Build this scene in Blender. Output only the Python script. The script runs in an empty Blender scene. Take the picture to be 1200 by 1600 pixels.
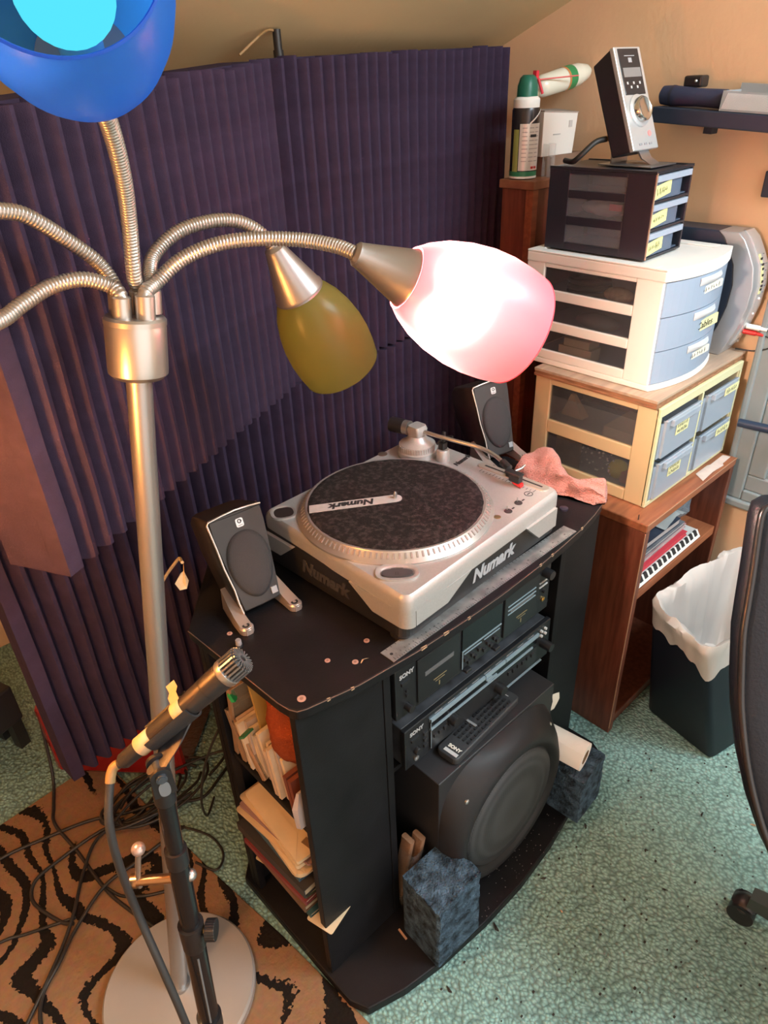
import bpy, bmesh, math, random
from mathutils import Vector, Matrix, Euler, noise
random.seed(7)
R = math.radians
sc = bpy.context.scene
C = sc.collection

# ------------------------------------------------------------------ camera
FW = Vector((0.5690766, 0.6320236, -0.5260210))
RT = Vector((0.7273826, -0.6852641, -0.0364371))
UP = Vector((0.3834924, 0.3618830, 0.8496907))
cam = bpy.data.cameras.new('camera')
cam_ob = bpy.data.objects.new('camera', cam)
C.objects.link(cam_ob)
cam.sensor_fit = 'VERTICAL'
cam.sensor_height = 36.0
cam.lens = 1103.8 / 1600 * 36.0
cam.clip_start = 0.02
m = Matrix((RT, UP, -FW)).transposed().to_4x4()
m.translation = Vector((-1.34, -0.595, 1.585))
cam_ob.matrix_world = m
sc.camera = cam_ob

# ------------------------------------------------------------------ world, light, exposure
world = bpy.data.worlds.new('room_air')
sc.world = world
world.use_nodes = True
bg = world.node_tree.nodes['Background']
bg.inputs[0].default_value = (0.95, 0.84, 0.76, 1)
bg.inputs[1].default_value = 1.06

def area(name, loc, target, sx, sy, power, col):
    l = bpy.data.lights.new(name, 'AREA')
    l.shape = 'RECTANGLE'; l.size = sx; l.size_y = sy
    l.energy = power; l.color = col
    o = bpy.data.objects.new(name, l); C.objects.link(o)
    o.location = loc
    o.rotation_euler = (Vector(target) - Vector(loc)).to_track_quat('-Z', 'Y').to_euler()
    return o
# the skylight in the sloping ceiling, to the right of the photographer
area('window_daylight', (0.08, -1.02, 2.34), (0.05, -0.45, 0.0), 0.75, 0.9, 32, (0.72, 0.90, 1.0))

PINK_L, BLUE_L, AMBER_L = 360.0, 0.42, 340.0      # bulb emission strengths
sc.view_settings.view_transform = 'Standard'
sc.view_settings.look = 'None'
sc.view_settings.exposure = 1.27
sc.view_settings.gamma = 1.0
sc.view_settings.use_curve_mapping = False
sc.cycles.max_bounces = 8
sc.cycles.transparent_max_bounces = 12
sc.cycles.sample_clamp_indirect = 6.0

# ------------------------------------------------------------------ materials
def mat(name, col, rough=0.5, metal=0.0, var=0.0, vscale=20.0, bump=0.0, bscale=60.0,
        spec=0.5, col2=None, stretch=None, detail=4.0, trans=0.0, alpha=1.0, sheen=0.0, coat=0.0):
    m = bpy.data.materials.new(name); m.use_nodes = True
    nt = m.node_tree; N = nt.nodes; L = nt.links
    p = N['Principled BSDF']
    p.inputs['Base Color'].default_value = (*col, 1)
    p.inputs['Roughness'].default_value = rough
    p.inputs['Metallic'].default_value = metal
    p.inputs['Specular IOR Level'].default_value = spec
    p.inputs['Transmission Weight'].default_value = trans
    p.inputs['Alpha'].default_value = alpha
    p.inputs['Sheen Weight'].default_value = sheen
    p.inputs['Coat Weight'].default_value = coat
    if var or bump or col2:
        tc = N.new('ShaderNodeTexCoord'); mp = N.new('ShaderNodeMapping')
        L.new(tc.outputs['Object'], mp.inputs[0])
        if stretch: mp.inputs['Scale'].default_value = stretch
        if var or col2:
            n = N.new('ShaderNodeTexNoise'); n.inputs['Scale'].default_value = vscale
            n.inputs['Detail'].default_value = detail
            L.new(mp.outputs[0], n.inputs['Vector'])
            r = N.new('ShaderNodeValToRGB')
            a = col2 if col2 else tuple(c * (1 - var) for c in col)
            b = col if col2 else tuple(min(1, c * (1 + var)) for c in col)
            r.color_ramp.elements[0].position = 0.32; r.color_ramp.elements[1].position = 0.68
            r.color_ramp.elements[0].color = (*a, 1); r.color_ramp.elements[1].color = (*b, 1)
            L.new(n.outputs['Fac'], r.inputs[0]); L.new(r.outputs[0], p.inputs['Base Color'])
        if bump:
            n2 = N.new('ShaderNodeTexNoise'); n2.inputs['Scale'].default_value = bscale
            n2.inputs['Detail'].default_value = 3
            L.new(mp.outputs[0], n2.inputs['Vector'])
            b2 = N.new('ShaderNodeBump'); b2.inputs['Strength'].default_value = bump
            b2.inputs['Distance'].default_value = 0.01
            L.new(n2.outputs['Fac'], b2.inputs['Height']); L.new(b2.outputs[0], p.inputs['Normal'])
    return m

def glow(name, col, strength):
    m = bpy.data.materials.new(name); m.use_nodes = True
    nt = m.node_tree; nt.nodes.clear()
    e = nt.nodes.new('ShaderNodeEmission'); o = nt.nodes.new('ShaderNodeOutputMaterial')
    e.inputs[0].default_value = (*col, 1); e.inputs[1].default_value = strength
    nt.links.new(e.outputs[0], o.inputs[0])
    return m

def frosted(name, col, tcol, tw=0.6, rough=0.35):
    """frosted glass / milky plastic: glossy coat over diffuse + translucent"""
    m = bpy.data.materials.new(name); m.use_nodes = True
    nt = m.node_tree; N = nt.nodes; L = nt.links
    p = N['Principled BSDF']; out = N['Material Output']
    p.inputs['Base Color'].default_value = (*col, 1); p.inputs['Roughness'].default_value = rough
    t = N.new('ShaderNodeBsdfTranslucent'); t.inputs[0].default_value = (*tcol, 1)
    mx = N.new('ShaderNodeMixShader'); mx.inputs[0].default_value = tw
    L.new(p.outputs[0], mx.inputs[1]); L.new(t.outputs[0], mx.inputs[2]); L.new(mx.outputs[0], out.inputs[0])
    return m

def clear(name, col, amount=0.7, rough=0.1, tint=(1, 1, 1)):
    """thin see-through plastic"""
    m = bpy.data.materials.new(name); m.use_nodes = True
    nt = m.node_tree; N = nt.nodes; L = nt.links
    p = N['Principled BSDF']; out = N['Material Output']
    p.inputs['Base Color'].default_value = (*col, 1); p.inputs['Roughness'].default_value = rough
    t = N.new('ShaderNodeBsdfTransparent'); t.inputs[0].default_value = (*tint, 1)
    mx = N.new('ShaderNodeMixShader'); mx.inputs[0].default_value = amount
    L.new(p.outputs[0], mx.inputs[1]); L.new(t.outputs[0], mx.inputs[2]); L.new(mx.outputs[0], out.inputs[0])
    return m

def shade_glass(name, col, tcol, clear_w, refr_w, trans_w, rough=0.5):
    """satin glass lamp shade: scatters forward, so the bulb glows through softly"""
    m = frosted(name, col, tcol, trans_w, 0.32)
    nt = m.node_tree; N = nt.nodes; L = nt.links
    out = N['Material Output']; base = out.inputs[0].links[0].from_socket
    rf = N.new('ShaderNodeBsdfRefraction'); rf.inputs['Color'].default_value = (*tcol, 1); rf.inputs['Roughness'].default_value = rough; rf.inputs['IOR'].default_value = 1.35
    tr = N.new('ShaderNodeBsdfTransparent'); tr.inputs[0].default_value = (*tcol, 1)
    m1 = N.new('ShaderNodeMixShader'); m1.inputs[0].default_value = refr_w
    L.new(base, m1.inputs[1]); L.new(rf.outputs[0], m1.inputs[2])
    m2 = N.new('ShaderNodeMixShader'); m2.inputs[0].default_value = clear_w
    L.new(m1.outputs[0], m2.inputs[1]); L.new(tr.outputs[0], m2.inputs[2]); L.new(m2.outputs[0], out.inputs[0])
    return m

# ------------------------------------------------------------------ mesh builder
class MB:
    def __init__(s): s.v = []; s.f = []
    def add(s, vs, fs, xf=None):
        k = len(s.v)
        s.v += [tuple(xf @ Vector(v)) if xf else tuple(v) for v in vs]
        s.f += [tuple(i + k for i in f) for f in fs]
        return s
    def box(s, x0, x1, y0, y1, z0, z1, xf=None):
        return s.add([(x0,y0,z0),(x1,y0,z0),(x1,y1,z0),(x0,y1,z0),(x0,y0,z1),(x1,y0,z1),(x1,y1,z1),(x0,y1,z1)],
                     [(3,2,1,0),(4,5,6,7),(0,1,5,4),(1,2,6,5),(2,3,7,6),(3,0,4,7)], xf)
    def prism(s, poly, z0, z1, xf=None):
        n = len(poly)
        a = sum(poly[i][0]*poly[(i+1)%n][1]-poly[(i+1)%n][0]*poly[i][1] for i in range(n))
        if a < 0: poly = poly[::-1]
        vs = [(p[0],p[1],z0) for p in poly]+[(p[0],p[1],z1) for p in poly]
        fs = [tuple(range(n))[::-1], tuple(range(n,2*n))]+[(i,(i+1)%n,n+(i+1)%n,n+i) for i in range(n)]
        return s.add(vs, fs, xf)
    def loft(s, rings, cap=True, closed=True, xf=None):
        n = len(rings[0]); vs = [v for r in rings for v in r]; fs = []
        for k in range(len(rings)-1):
            for i in range(n if closed else n-1):
                j = (i+1) % n
                fs.append((k*n+i, k*n+j, (k+1)*n+j, (k+1)*n+i))
        if cap:
            fs.append(tuple(range(n))[::-1]); fs.append(tuple((len(rings)-1)*n+i for i in range(n)))
        return s.add(vs, fs, xf)
    def lathe(s, prof, n=32, xf=None, cap=True):
        return s.loft([[(r*math.cos(2*math.pi*i/n), r*math.sin(2*math.pi*i/n), z) for i in range(n)] for r, z in prof], cap, True, xf)
    def cyl(s, p0, p1, r0, r1=None, n=20):
        r1 = r0 if r1 is None else r1
        p0 = Vector(p0); p1 = Vector(p1); d = p1-p0
        return s.lathe([(r0,0),(r1,d.length)], n, frame(p0, d))
    def tube(s, pts, r, n=8, cap=True):
        pts = [Vector(p) for p in pts]; rings = []; u = None
        for i, p in enumerate(pts):
            t = (pts[min(i+1,len(pts)-1)]-pts[max(i-1,0)]).normalized()
            if u is None: u = t.orthogonal().normalized()
            u = (u - t*u.dot(t)).normalized(); w = t.cross(u)
            rr = r[i] if isinstance(r, (list, tuple)) else r
            rings.append([tuple(p+u*rr*math.cos(2*math.pi*k/n)+w*rr*math.sin(2*math.pi*k/n)) for k in range(n)])
        return s.loft(rings, cap)
    def ball(s, c, r, n=20, m=12, sc3=(1,1,1)):
        rings = []
        for j in range(m+1):
            a = math.pi*j/m; rr = max(math.sin(a), 1e-3)*r
            rings.append([(c[0]+sc3[0]*rr*math.cos(2*math.pi*i/n), c[1]+sc3[1]*rr*math.sin(2*math.pi*i/n), c[2]-sc3[2]*r*math.cos(a)) for i in range(n)])
        return s.loft(rings)
    def grid(s, fn, nu, nv, xf=None):
        vs = [fn(i/nu, j/nv) for j in range(nv+1) for i in range(nu+1)]
        fs = [(j*(nu+1)+i, j*(nu+1)+i+1, (j+1)*(nu+1)+i+1, (j+1)*(nu+1)+i) for j in range(nv) for i in range(nu)]
        return s.add(vs, fs, xf)
    def mesh(s, name, smooth=None):
        me = bpy.data.meshes.new(name); me.from_pydata(s.v, [], s.f); me.update()
        if smooth is not None:
            me.polygons.foreach_set('use_smooth', [True]*len(me.polygons))
            if smooth < 180: me.set_sharp_from_angle(angle=R(smooth))
        return me

def frame(o, d):
    """matrix with z along d, origin o"""
    d = Vector(d).normalized(); m = d.to_track_quat('Z', 'Y').to_matrix().to_4x4(); m.translation = Vector(o); return m

def spline(pts, k=6):
    """Catmull-Rom through pts"""
    P = [Vector(p) for p in pts]; P = [2*P[0]-P[1]]+P+[2*P[-1]-P[-2]]; out = []
    for i in range(1, len(P)-2):
        a, b, c, d = P[i-1:i+3]
        for j in range(k):
            t = j/k
            out.append(0.5*((2*b)+(c-a)*t+(2*a-5*b+4*c-d)*t*t+(3*b-a-3*c+d)*t**3))
    out.append(P[-2]); return out

def rrect(w, d, r, n=5, cx=0, cy=0):
    out = []
    for sx, sy, a0 in ((1,1,0),(-1,1,90),(-1,-1,180),(1,-1,270)):
        for i in range(n+1):
            a = R(a0+90*i/n); out.append((cx+sx*(w/2-r)+r*math.cos(a), cy+sy*(d/2-r)+r*math.sin(a)))
    return out

def bake(o, bevel=0, seg=2):
    if bevel:
        b = o.modifiers.new('bevel', 'BEVEL'); b.width = bevel; b.segments = seg; b.limit_method = 'ANGLE'; b.angle_limit = R(40)
    return o

def thing(name, label, cat, loc=(0,0,0), rz=0, group=None, rot=None):
    o = bpy.data.objects.new(name, None); C.objects.link(o)
    o.empty_display_size = 0.05
    o.location = loc; o.rotation_euler = rot if rot else (0, 0, R(rz))
    o['label'] = label; o['category'] = cat
    if group: o['group'] = group
    return o

def tag(o, label, cat, group=None):
    o['label'] = label; o['category'] = cat
    if group: o['group'] = group
    return o

def part(name, mb, ma, parent=None, smooth=None, bevel=0, label=None, loc=None, rot=None, seg=2, kind=None):
    me = mb if isinstance(mb, bpy.types.Mesh) else mb.mesh(name, smooth)
    if ma and not me.materials: me.materials.append(ma)
    o = bpy.data.objects.new(name, me); C.objects.link(o)
    if parent: o.parent = parent
    if loc: o.location = loc
    if rot: o.rotation_euler = rot
    if label: o['label'] = label
    if kind: o['kind'] = kind
    return bake(o, bevel, seg)

def solo(name, mb, ma, label, cat, group=None, **k):
    """a thing that is one mesh; its origin goes to its base"""
    return tag(part(name, mb, ma, None, **k), label, cat, group)

def structure(name, mb, ma, parent=None, **k):
    o = part(name, mb, ma, parent, **k)
    if not parent: o['kind'] = 'structure'
    return o

def text(name, body, size, ma, parent, xf, extrude=0.0004, shear=0.0, offset=0.0, align='CENTER', label=None):
    cu = bpy.data.curves.new('lettering', 'FONT'); cu.body = body; cu.size = size
    cu.extrude = extrude; cu.shear = shear; cu.offset = offset; cu.align_x = align; cu.align_y = 'CENTER'
    cu.resolution_u = 3
    tmp = bpy.data.objects.new('lettering', cu); C.objects.link(tmp)
    dg = bpy.context.evaluated_depsgraph_get(); dg.update()
    me = bpy.data.meshes.new_from_object(tmp.evaluated_get(dg))
    bpy.data.objects.remove(tmp); bpy.data.curves.remove(cu)
    me.transform(xf); me.materials.clear(); me.materials.append(ma)
    o = bpy.data.objects.new(name, me); C.objects.link(o); o.parent = parent
    return o

def basis(o, x, y):
    """matrix whose x/y axes are the given directions (for lettering on a face)"""
    x = Vector(x).normalized(); y = Vector(y); y = (y-x*y.dot(x)).normalized(); z = x.cross(y)
    m = Matrix((x, y, z)).transposed().to_4x4(); m.translation = Vector(o); return m
# ------------------------------------------------------------------ shared materials
M = {}
M['black_lam'] = mat('black_laminate', (0.008, 0.008, 0.0095), 0.5, spec=0.2, var=0.3, vscale=9, bump=0.05, bscale=300)
M['black_plastic'] = mat('black_plastic', (0.014, 0.014, 0.016), 0.38)
M['black_satin'] = mat('black_satin', (0.02, 0.02, 0.023), 0.5, bump=0.06, bscale=500)
M['dark_grille'] = mat('dark_grille_cloth', (0.03, 0.03, 0.033), 0.75, bump=0.3, bscale=900)
M['silver'] = mat('silver_paint', (0.42, 0.415, 0.41), 0.38, 0.35, var=0.04, vscale=300)
M['steel'] = mat('brushed_steel', (0.55, 0.54, 0.53), 0.30, 0.9, var=0.1, vscale=40)
M['nickel'] = mat('satin_nickel', (0.50, 0.47, 0.44), 0.33, 0.85)
M['white'] = mat('white_plastic', (0.88, 0.86, 0.83), 0.42)
M['paper'] = mat('white_paper', (0.78, 0.74, 0.66), 0.8, var=0.05, vscale=30)
M['tape'] = mat('masking_tape', (0.62, 0.49, 0.30), 0.7, var=0.15, vscale=60, bump=0.2, bscale=150)
M['cable'] = mat('cable_rubber', (0.018, 0.016, 0.015), 0.5)
M['gold'] = mat('brass_contact', (0.75, 0.5, 0.2), 0.3, 1.0)
M['print'] = mat('dark_print', (0.02, 0.02, 0.022), 0.6)
M['print_silver'] = mat('pale_print', (0.62, 0.62, 0.62), 0.45, 0.2)
M['red'] = mat('red_plastic', (0.55, 0.02, 0.02), 0.35)

# ------------------------------------------------------------------ setting
def carpet():
    m = bpy.data.materials.new('green_loop_carpet'); m.use_nodes = True
    nt = m.node_tree; N = nt.nodes; L = nt.links; p = N['Principled BSDF']
    p.inputs['Roughness'].default_value = 0.95; p.inputs['Specular IOR Level'].default_value = 0.15
    tc = N.new('ShaderNodeTexCoord'); mp = N.new('ShaderNodeMapping')
    mp.inputs['Scale'].default_value = (1.0, 0.78, 1); mp.inputs['Rotation'].default_value = (0, 0, R(35))
    L.new(tc.outputs['Object'], mp.inputs[0])
    nz = N.new('ShaderNodeTexNoise'); nz.inputs['Scale'].default_value = 30
    L.new(mp.outputs[0], nz.inputs['Vector'])
    add = N.new('ShaderNodeMixRGB'); add.blend_type = 'ADD'; add.inputs[0].default_value = 0.012
    L.new(mp.outputs[0], add.inputs[1]); L.new(nz.outputs['Color'], add.inputs[2])
    vo = N.new('ShaderNodeTexVoronoi'); vo.inputs['Scale'].default_value = 135
    L.new(add.outputs[0], vo.inputs['Vector'])
    r = N.new('ShaderNodeValToRGB')
    r.color_ramp.elements[0].position = 0.18; r.color_ramp.elements[0].color = (0.37, 0.63, 0.59, 1)
    r.color_ramp.elements[1].position = 0.75; r.color_ramp.elements[1].color = (0.19, 0.31, 0.29, 1)
    L.new(vo.outputs['Distance'], r.inputs[0])
    n2 = N.new('ShaderNodeTexNoise'); n2.inputs['Scale'].default_value = 5; n2.inputs['Detail'].default_value = 6
    L.new(tc.outputs['Object'], n2.inputs['Vector'])
    r2 = N.new('ShaderNodeValToRGB')
    r2.color_ramp.elements[0].position = 0.3; r2.color_ramp.elements[0].color = (0.72, 0.74, 0.72, 1)
    r2.color_ramp.elements[1].position = 0.7; r2.color_ramp.elements[1].color = (1, 1, 1, 1)
    L.new(n2.outputs['Fac'], r2.inputs[0])
    mul = N.new('ShaderNodeMixRGB'); mul.blend_type = 'MULTIPLY'; mul.inputs[0].default_value = 1
    L.new(r.outputs[0], mul.inputs[1]); L.new(r2.outputs[0], mul.inputs[2])
    L.new(mul.outputs[0], p.inputs['Base Color'])
    b = N.new('ShaderNodeBump'); b.invert = True; b.inputs['Strength'].default_value = 0.7; b.inputs['Distance'].default_value = 0.008
    L.new(vo.outputs['Distance'], b.inputs['Height']); L.new(b.outputs[0], p.inputs['Normal'])
    return m
structure('floor', MB().box(-3.2, 0.62, -3.0, 1.8, -0.06, 0.0), carpet())
paint = mat('ochre_wall_paint', (0.82, 0.55, 0.34), 0.75, var=0.05, vscale=3, bump=0.08, bscale=90)
structure('wall_right', MB().box(0.50, 0.60, -3.0, 1.8, 0, 2.9), paint)
structure('wall_back', MB().box(-3.2, 0.50, 1.62, 1.72, 0, 1.40), paint)
structure('wall_left', MB().box(-2.75, -2.65, -3.0, 1.72, 0, 2.9), paint)
cz = lambda y: 1.672+(0.80-y)*0.40
structure('ceiling', MB().loft([[(x, 1.72, cz(1.72)), (x, -1.6, cz(-1.6)), (x, -1.6, cz(-1.6)+0.1), (x, 1.72, cz(1.72)+0.1)] for x in (-3.2, 0.52)]), mat('cream_ceiling_paint', (0.70, 0.56, 0.32), 0.8, var=0.05, vscale=3, bump=0.06, bscale=90))

# grey panelled cupboard door set in the gable wall
grey_paint = mat('grey_green_paint', (0.225, 0.265, 0.275), 0.55, var=0.06, vscale=8)
door = thing('door_1', 'grey panelled cupboard door set into the ochre wall right of the bookcase', 'door', (0.5, 0, 0.565))
del door['category']; door['kind'] = 'structure'
def yz(x0, x1, y0, y1, z0, z1): return MB().box(x0, x1, y0, y1, z0, z1)
fr = MB().box(-0.025, 0, -0.03, 0.022, 0, 1.2).box(-0.025, 0, -0.92, -0.03, 0, 0.03).box(-0.025, 0, -0.97, -0.92, 0, 1.2).box(-0.025, 0, -0.92, -0.03, 1.15, 1.2)
part('door_frame', fr, grey_paint, door, bevel=0.004)
part('door_frame_moulding', MB().box(-0.035, 0, -0.97, 0.026, -0.022, 0.0).box(-0.032, 0, 0.008, 0.024, 0.0, 1.2), grey_paint, door, bevel=0.005)
part('rail', MB().box(-0.018, 0, -0.92, -0.03, 0.03, 0.075), grey_paint, door, bevel=0.004)
part('stile', MB().box(-0.018, 0, -0.075, -0.03, 0.075, 1.15), grey_paint, door, bevel=0.004)
part('panel', MB().box(-0.008, 0, -0.92, -0.075, 0.075, 1.15), grey_paint, door)
part('door_handle', MB().cyl((-0.05, 0.012, 0.225), (-0.05, -0.16, 0.235), 0.011, n=16).cyl((-0.05, -0.12, 0.233), (0, -0.12, 0.233), 0.007, n=12),
     mat('navy_metal', (0.02, 0.035, 0.07), 0.4), door, smooth=40, label='dark navy bar handle')
s = solo('wall_switch', MB().box(0.484, 0.5, 0.050, 0.099, 1.315, 1.37), mat('navy_plastic', (0.02, 0.03, 0.055), 0.5),
     'small dark switch box on the ochre wall at the right edge', 'switch', bevel=0.003)
# ------------------------------------------------------------------ acoustic foam
foam = mat('purple_foam', (0.043, 0.030, 0.058), 0.95, spec=0.12, var=0.12, vscale=25, bump=0.25, bscale=700)
PITCH = 0.034
def foam_panel(label, p0, u, n, length, z0, z1a, z1b, thick, group, flat_first=False):
    """p0: left front tip corner (x, y); u: direction along the panel; n: outward normal"""
    ang = math.atan2(u[1], u[0])
    t = thing('acoustic_foam_panel', label, 'foam panel', (p0[0], p0[1], z0), math.degrees(ang), group)
    dep = 0.030                       # local frame: +x along, +y away from the viewer
    k = int(round(length/PITCH)); h = z1a-z0
    part('foam_backing', MB().loft([[(0, dep, 0), (k*PITCH, dep, 0), (k*PITCH, thick, 0), (0, thick, 0)],
                                    [(0, dep, h), (k*PITCH, dep, z1b-z0), (k*PITCH, thick, z1b-z0), (0, thick, h)]]), foam, t)
    def prof(first):
        a = [(0, dep), (0.0, 0.001), (0.026, 0.0), (PITCH, dep)] if first else [(0.0, dep), (0.0125, 0.005), (0.017, 0.0), (0.0245, 0.001), (0.0275, 0.006), (PITCH, dep)]
        mb = MB(); rings = []
        for j in range(7):
            z = j/6; w = 0.0011*math.sin(j*2.3)
            rings.append([(x+w if 0.002 < x < PITCH-0.002 else x, y-(0.0 if j not in (0, 6) else -0.0008), z) for x, y in a])
        mb.loft(rings); return mb
    me0 = prof(True).mesh('foam_ridge', 40) if flat_first else None
    mes = [prof(False).mesh('foam_ridge', 35) for q in range(1)]
    for i in range(k):
        me = me0 if (flat_first and i == 0) else mes[0]
        o = part('ridge', me, foam, t, loc=(i*PITCH, random.uniform(-0.0015, 0.0015), 0))
        hi = h+(z1b-z1a)*i/k
        o.scale = (1, 1, hi+random.uniform(-0.004, 0.004))
    return t
ur = Vector((1.595, 0.126)).normalized()
rp = lambda x: (x, 0.655+(x+1.181)*0.0790)
G = 'purple acoustic foam panels behind the stereo stand'
foam_panel('lower purple wedge foam panel hanging behind the black stand down to the red case', rp(-1.176), ur, None, 1.60, 0.27, 0.968, 0.962, 0.060, G, True)
foam_panel('upper right purple wedge foam panel reaching to the spray can', rp(-0.392), ur, None, 0.81, 0.972, 1.620, 1.638, 0.052, G)
ul = Vector((0.887, 0.461))
foam_panel('upper left purple wedge foam panel angled forward with its cut end lit orange', (-1.128, 0.300), ul, None, 0.783, 1.0, 1.567, 1.615, 0.112, G, True)
# red case below the foam
red = thing('red_case', 'glossy red case standing on the floor under the purple foam', 'case', (-0.921, 0.700, 0), math.degrees(math.atan2(0.23, -0.21)))
redm = mat('glossy_red', (0.24, 0.010, 0.009), 0.22, coat=0.4)
part('case_body', MB().box(0, 0.36, -0.24, 0, 0.012, 0.255), redm, red, bevel=0.012)
part('case_foot', MB().box(0.02, 0.34, -0.2, -0.03, 0, 0.012), M['black_plastic'], red)
text('lettering', '3V', 0.03, M['paper'], red, basis((0.045, 0.0008, 0.055), (-1, 0, 0), (0, 0, 1)), shear=0.3)
# frame leg and dark crate behind the foam
lg = solo('foam_rack', MB().box(-0.60, -0.575, 0.93, 0.96, 0.0, 1.2).box(-1.06, 0.30, 0.93, 0.95, 1.10, 1.2).box(0.27, 0.30, 0.93, 0.96, 0.0, 1.1).box(-0.60, -0.575, 0.86, 1.02, 0.0, 0.03).box(0.27, 0.30, 0.76, 1.02, 0.0, 0.03),
     M['black_satin'], 'black rack frame carrying the purple foam panels', 'rack')
cr = thing('amplifier_box', 'dark box on the carpet behind the left end of the foam', 'box', (-1.235, 1.17, 0), 20)
part('box_body', MB().box(-0.16, 0.05, -0.06, 0.06, 0.10, 0.22), M['black_satin'], cr, bevel=0.006)
for fx, fy in ((0.015, -0.05), (-0.15, -0.05), (0.015, 0.02), (-0.15, 0.02)): part('box_foot', MB().box(fx, fx+0.03, fy, fy+0.03, 0.0, 0.10), M['black_plastic'], cr)
# black rod with a bent wire above the foam
rod = thing('antenna_rod', 'black rod with a bent wire standing behind the foam top', 'rod', (-0.324, 0.793, 0))
part('rod_tube', MB().cyl((0, 0, 0.0), (0.0, 0, 1.635), 0.0105, n=14), M['black_plastic'], rod, smooth=40)
part('rod_tip', MB().cyl((0, 0, 1.630), (0, 0, 1.670), 0.0085, n=14), M['black_plastic'], rod, smooth=40)
part('wire', MB().tube(spline([(0, 0, 1.664), (-0.012, 0.0, 1.669), (-0.028, 0.002, 1.666), (-0.055, 0.004, 1.650), (-0.09, 0.006, 1.628)]), 0.0025, 6), mat('tan_wire', (0.35, 0.2, 0.08), 0.5), rod, smooth=60)
part('rod_base', MB().lathe([(0.09, 0), (0.09, 0.02), (0.02, 0.03)], 24), M['black_plastic'], rod, smooth=40)
# ------------------------------------------------------------------ black stereo stand
CX, CY = -0.961, 0.046
lam = M['black_lam']
chip = mat('raw_chipboard_edge', (0.42, 0.27, 0.15), 0.8, var=0.3, vscale=80)
st = thing('stereo_stand', 'black laminate stereo stand with bowed top and open side shelves', 'stand', (CX, CY, 0))
top = [(-0.004, 0.03), (0.0, 0.008), (0.006, -0.004), (0.02, -0.010), (0.105, -0.029), (0.22, -0.041), (0.33, -0.046), (0.43, -0.047), (0.54, -0.043), (0.63, -0.036),
       (0.70, -0.029), (0.771, -0.017), (0.815, -0.006), (0.835, 0.006), (0.845, 0.03), (0.855, 0.28), (0.70, 0.43), (0.12, 0.43), (-0.016, 0.272)]
part('top_panel', MB().prism(top, 0.775, 0.795), lam, st, bevel=0.0025)
# worn pale edge of the top, where the laminate has chipped
edge = MB(); rng0 = random.Random(2)
for i, (a, b, w) in enumerate([(3, 4, .4), (4, 5, .3), (5, 6, .8), (6, 7, .5), (8, 9, .6), (10, 11, .9), (11, 12, .7)]):
    p, q = Vector((*top[a], 0)), Vector((*top[b], 0))
    n = Vector(((q-p).y, -(q-p).x, 0)).normalized()
    t0 = random.uniform(0, 0.4)
    for k in range(2):
        s0 = p.lerp(q, min(1, t0+k*0.47)); s1 = p.lerp(q, min(1, t0+k*0.47+rng0.uniform(0.03, 0.16)*w))
        if (s1-s0).length > 0.004:
            d = (s1-s0)
            edge.loft([[tuple(s0+n*0.0006+Vector((0,0,0.7905))), tuple(s0-n*0.002+Vector((0,0,0.7956))), tuple(s0-n*0.003+Vector((0,0,0.79)))],
                       [tuple(s1+n*0.0006+Vector((0,0,0.7915))), tuple(s1-n*0.0012+Vector((0,0,0.7956))), tuple(s1-n*0.003+Vector((0,0,0.79)))]])
part('worn_edge', edge, chip, st, label='pale chipped edge')
lip = mat('worn_laminate_edge', (0.11, 0.07, 0.055), 0.55)
pts = [(-0.016, 0.272)]+top[:13]
part('edge_banding', MB().tube([(x, y, 0.7940) for x, y in pts], 0.0009, 6), lip, st, smooth=60)
base = [(-0.004, -0.06), (0.013, -0.098), (0.09, -0.123), (0.179, -0.139), (0.307, -0.150), (0.43, -0.151), (0.56, -0.140), (0.705, -0.114),
        (0.80, -0.096), (0.845, -0.086), (0.868, -0.073), (0.882, -0.045), (0.880, 0.0), (0.87, 0.30), (0.70, 0.43), (0.12, 0.43), (-0.01, 0.30)]
part('base_panel', MB().prism(base, 0.004, 0.030), lam, st, bevel=0.003)
part('base_foot', MB().prism([(0.1, 0.0), (0.75, 0.0), (0.7, 0.4), (0.15, 0.4)], 0.0, 0.004), lam, st)
# left tower (open on its left side), right tower, dividers, back
part('front_panel', MB().box(0.004, 0.180, 0.002, 0.018, 0.03, 0.775), lam, st, bevel=0.0015)
part('divider', MB().box(0.180, 0.196, 0.0, 0.40, 0.03, 0.775), lam, st, bevel=0.0015)
part('divider', MB().box(0.688, 0.704, 0.0, 0.40, 0.03, 0.775), lam, st, bevel=0.0015)
part('front_panel', MB().box(0.704, 0.828, 0.002, 0.018, 0.03, 0.775), lam, st, bevel=0.0015)
part('side_panel', MB().box(0.812, 0.828, 0.018, 0.27, 0.03, 0.775), lam, st, bevel=0.0015)
part('back_panel', MB().box(0.0, 0.18, 0.268, 0.282, 0.03, 0.775).box(0.18, 0.72, 0.40, 0.41, 0.03, 0.775), lam, st)
part('side_stile', MB().box(0.0, 0.016, 0.250, 0.268, 0.03, 0.775), lam, st, bevel=0.0015)
part('shelf', MB().box(0.006, 0.18, 0.018, 0.268, 0.476, 0.490), lam, st, bevel=0.0015)
part('shelf', MB().box(0.006, 0.18, 0.018, 0.268, 0.182, 0.196), lam, st, bevel=0.0015)
part('shelf', MB().box(0.196, 0.688, 0.02, 0.40, 0.448, 0.459), lam, st, bevel=0.0015)
part('shelf', MB().box(0.196, 0.688, 0.02, 0.40, 0.590, 0.600), lam, st, bevel=0.0015)

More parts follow.
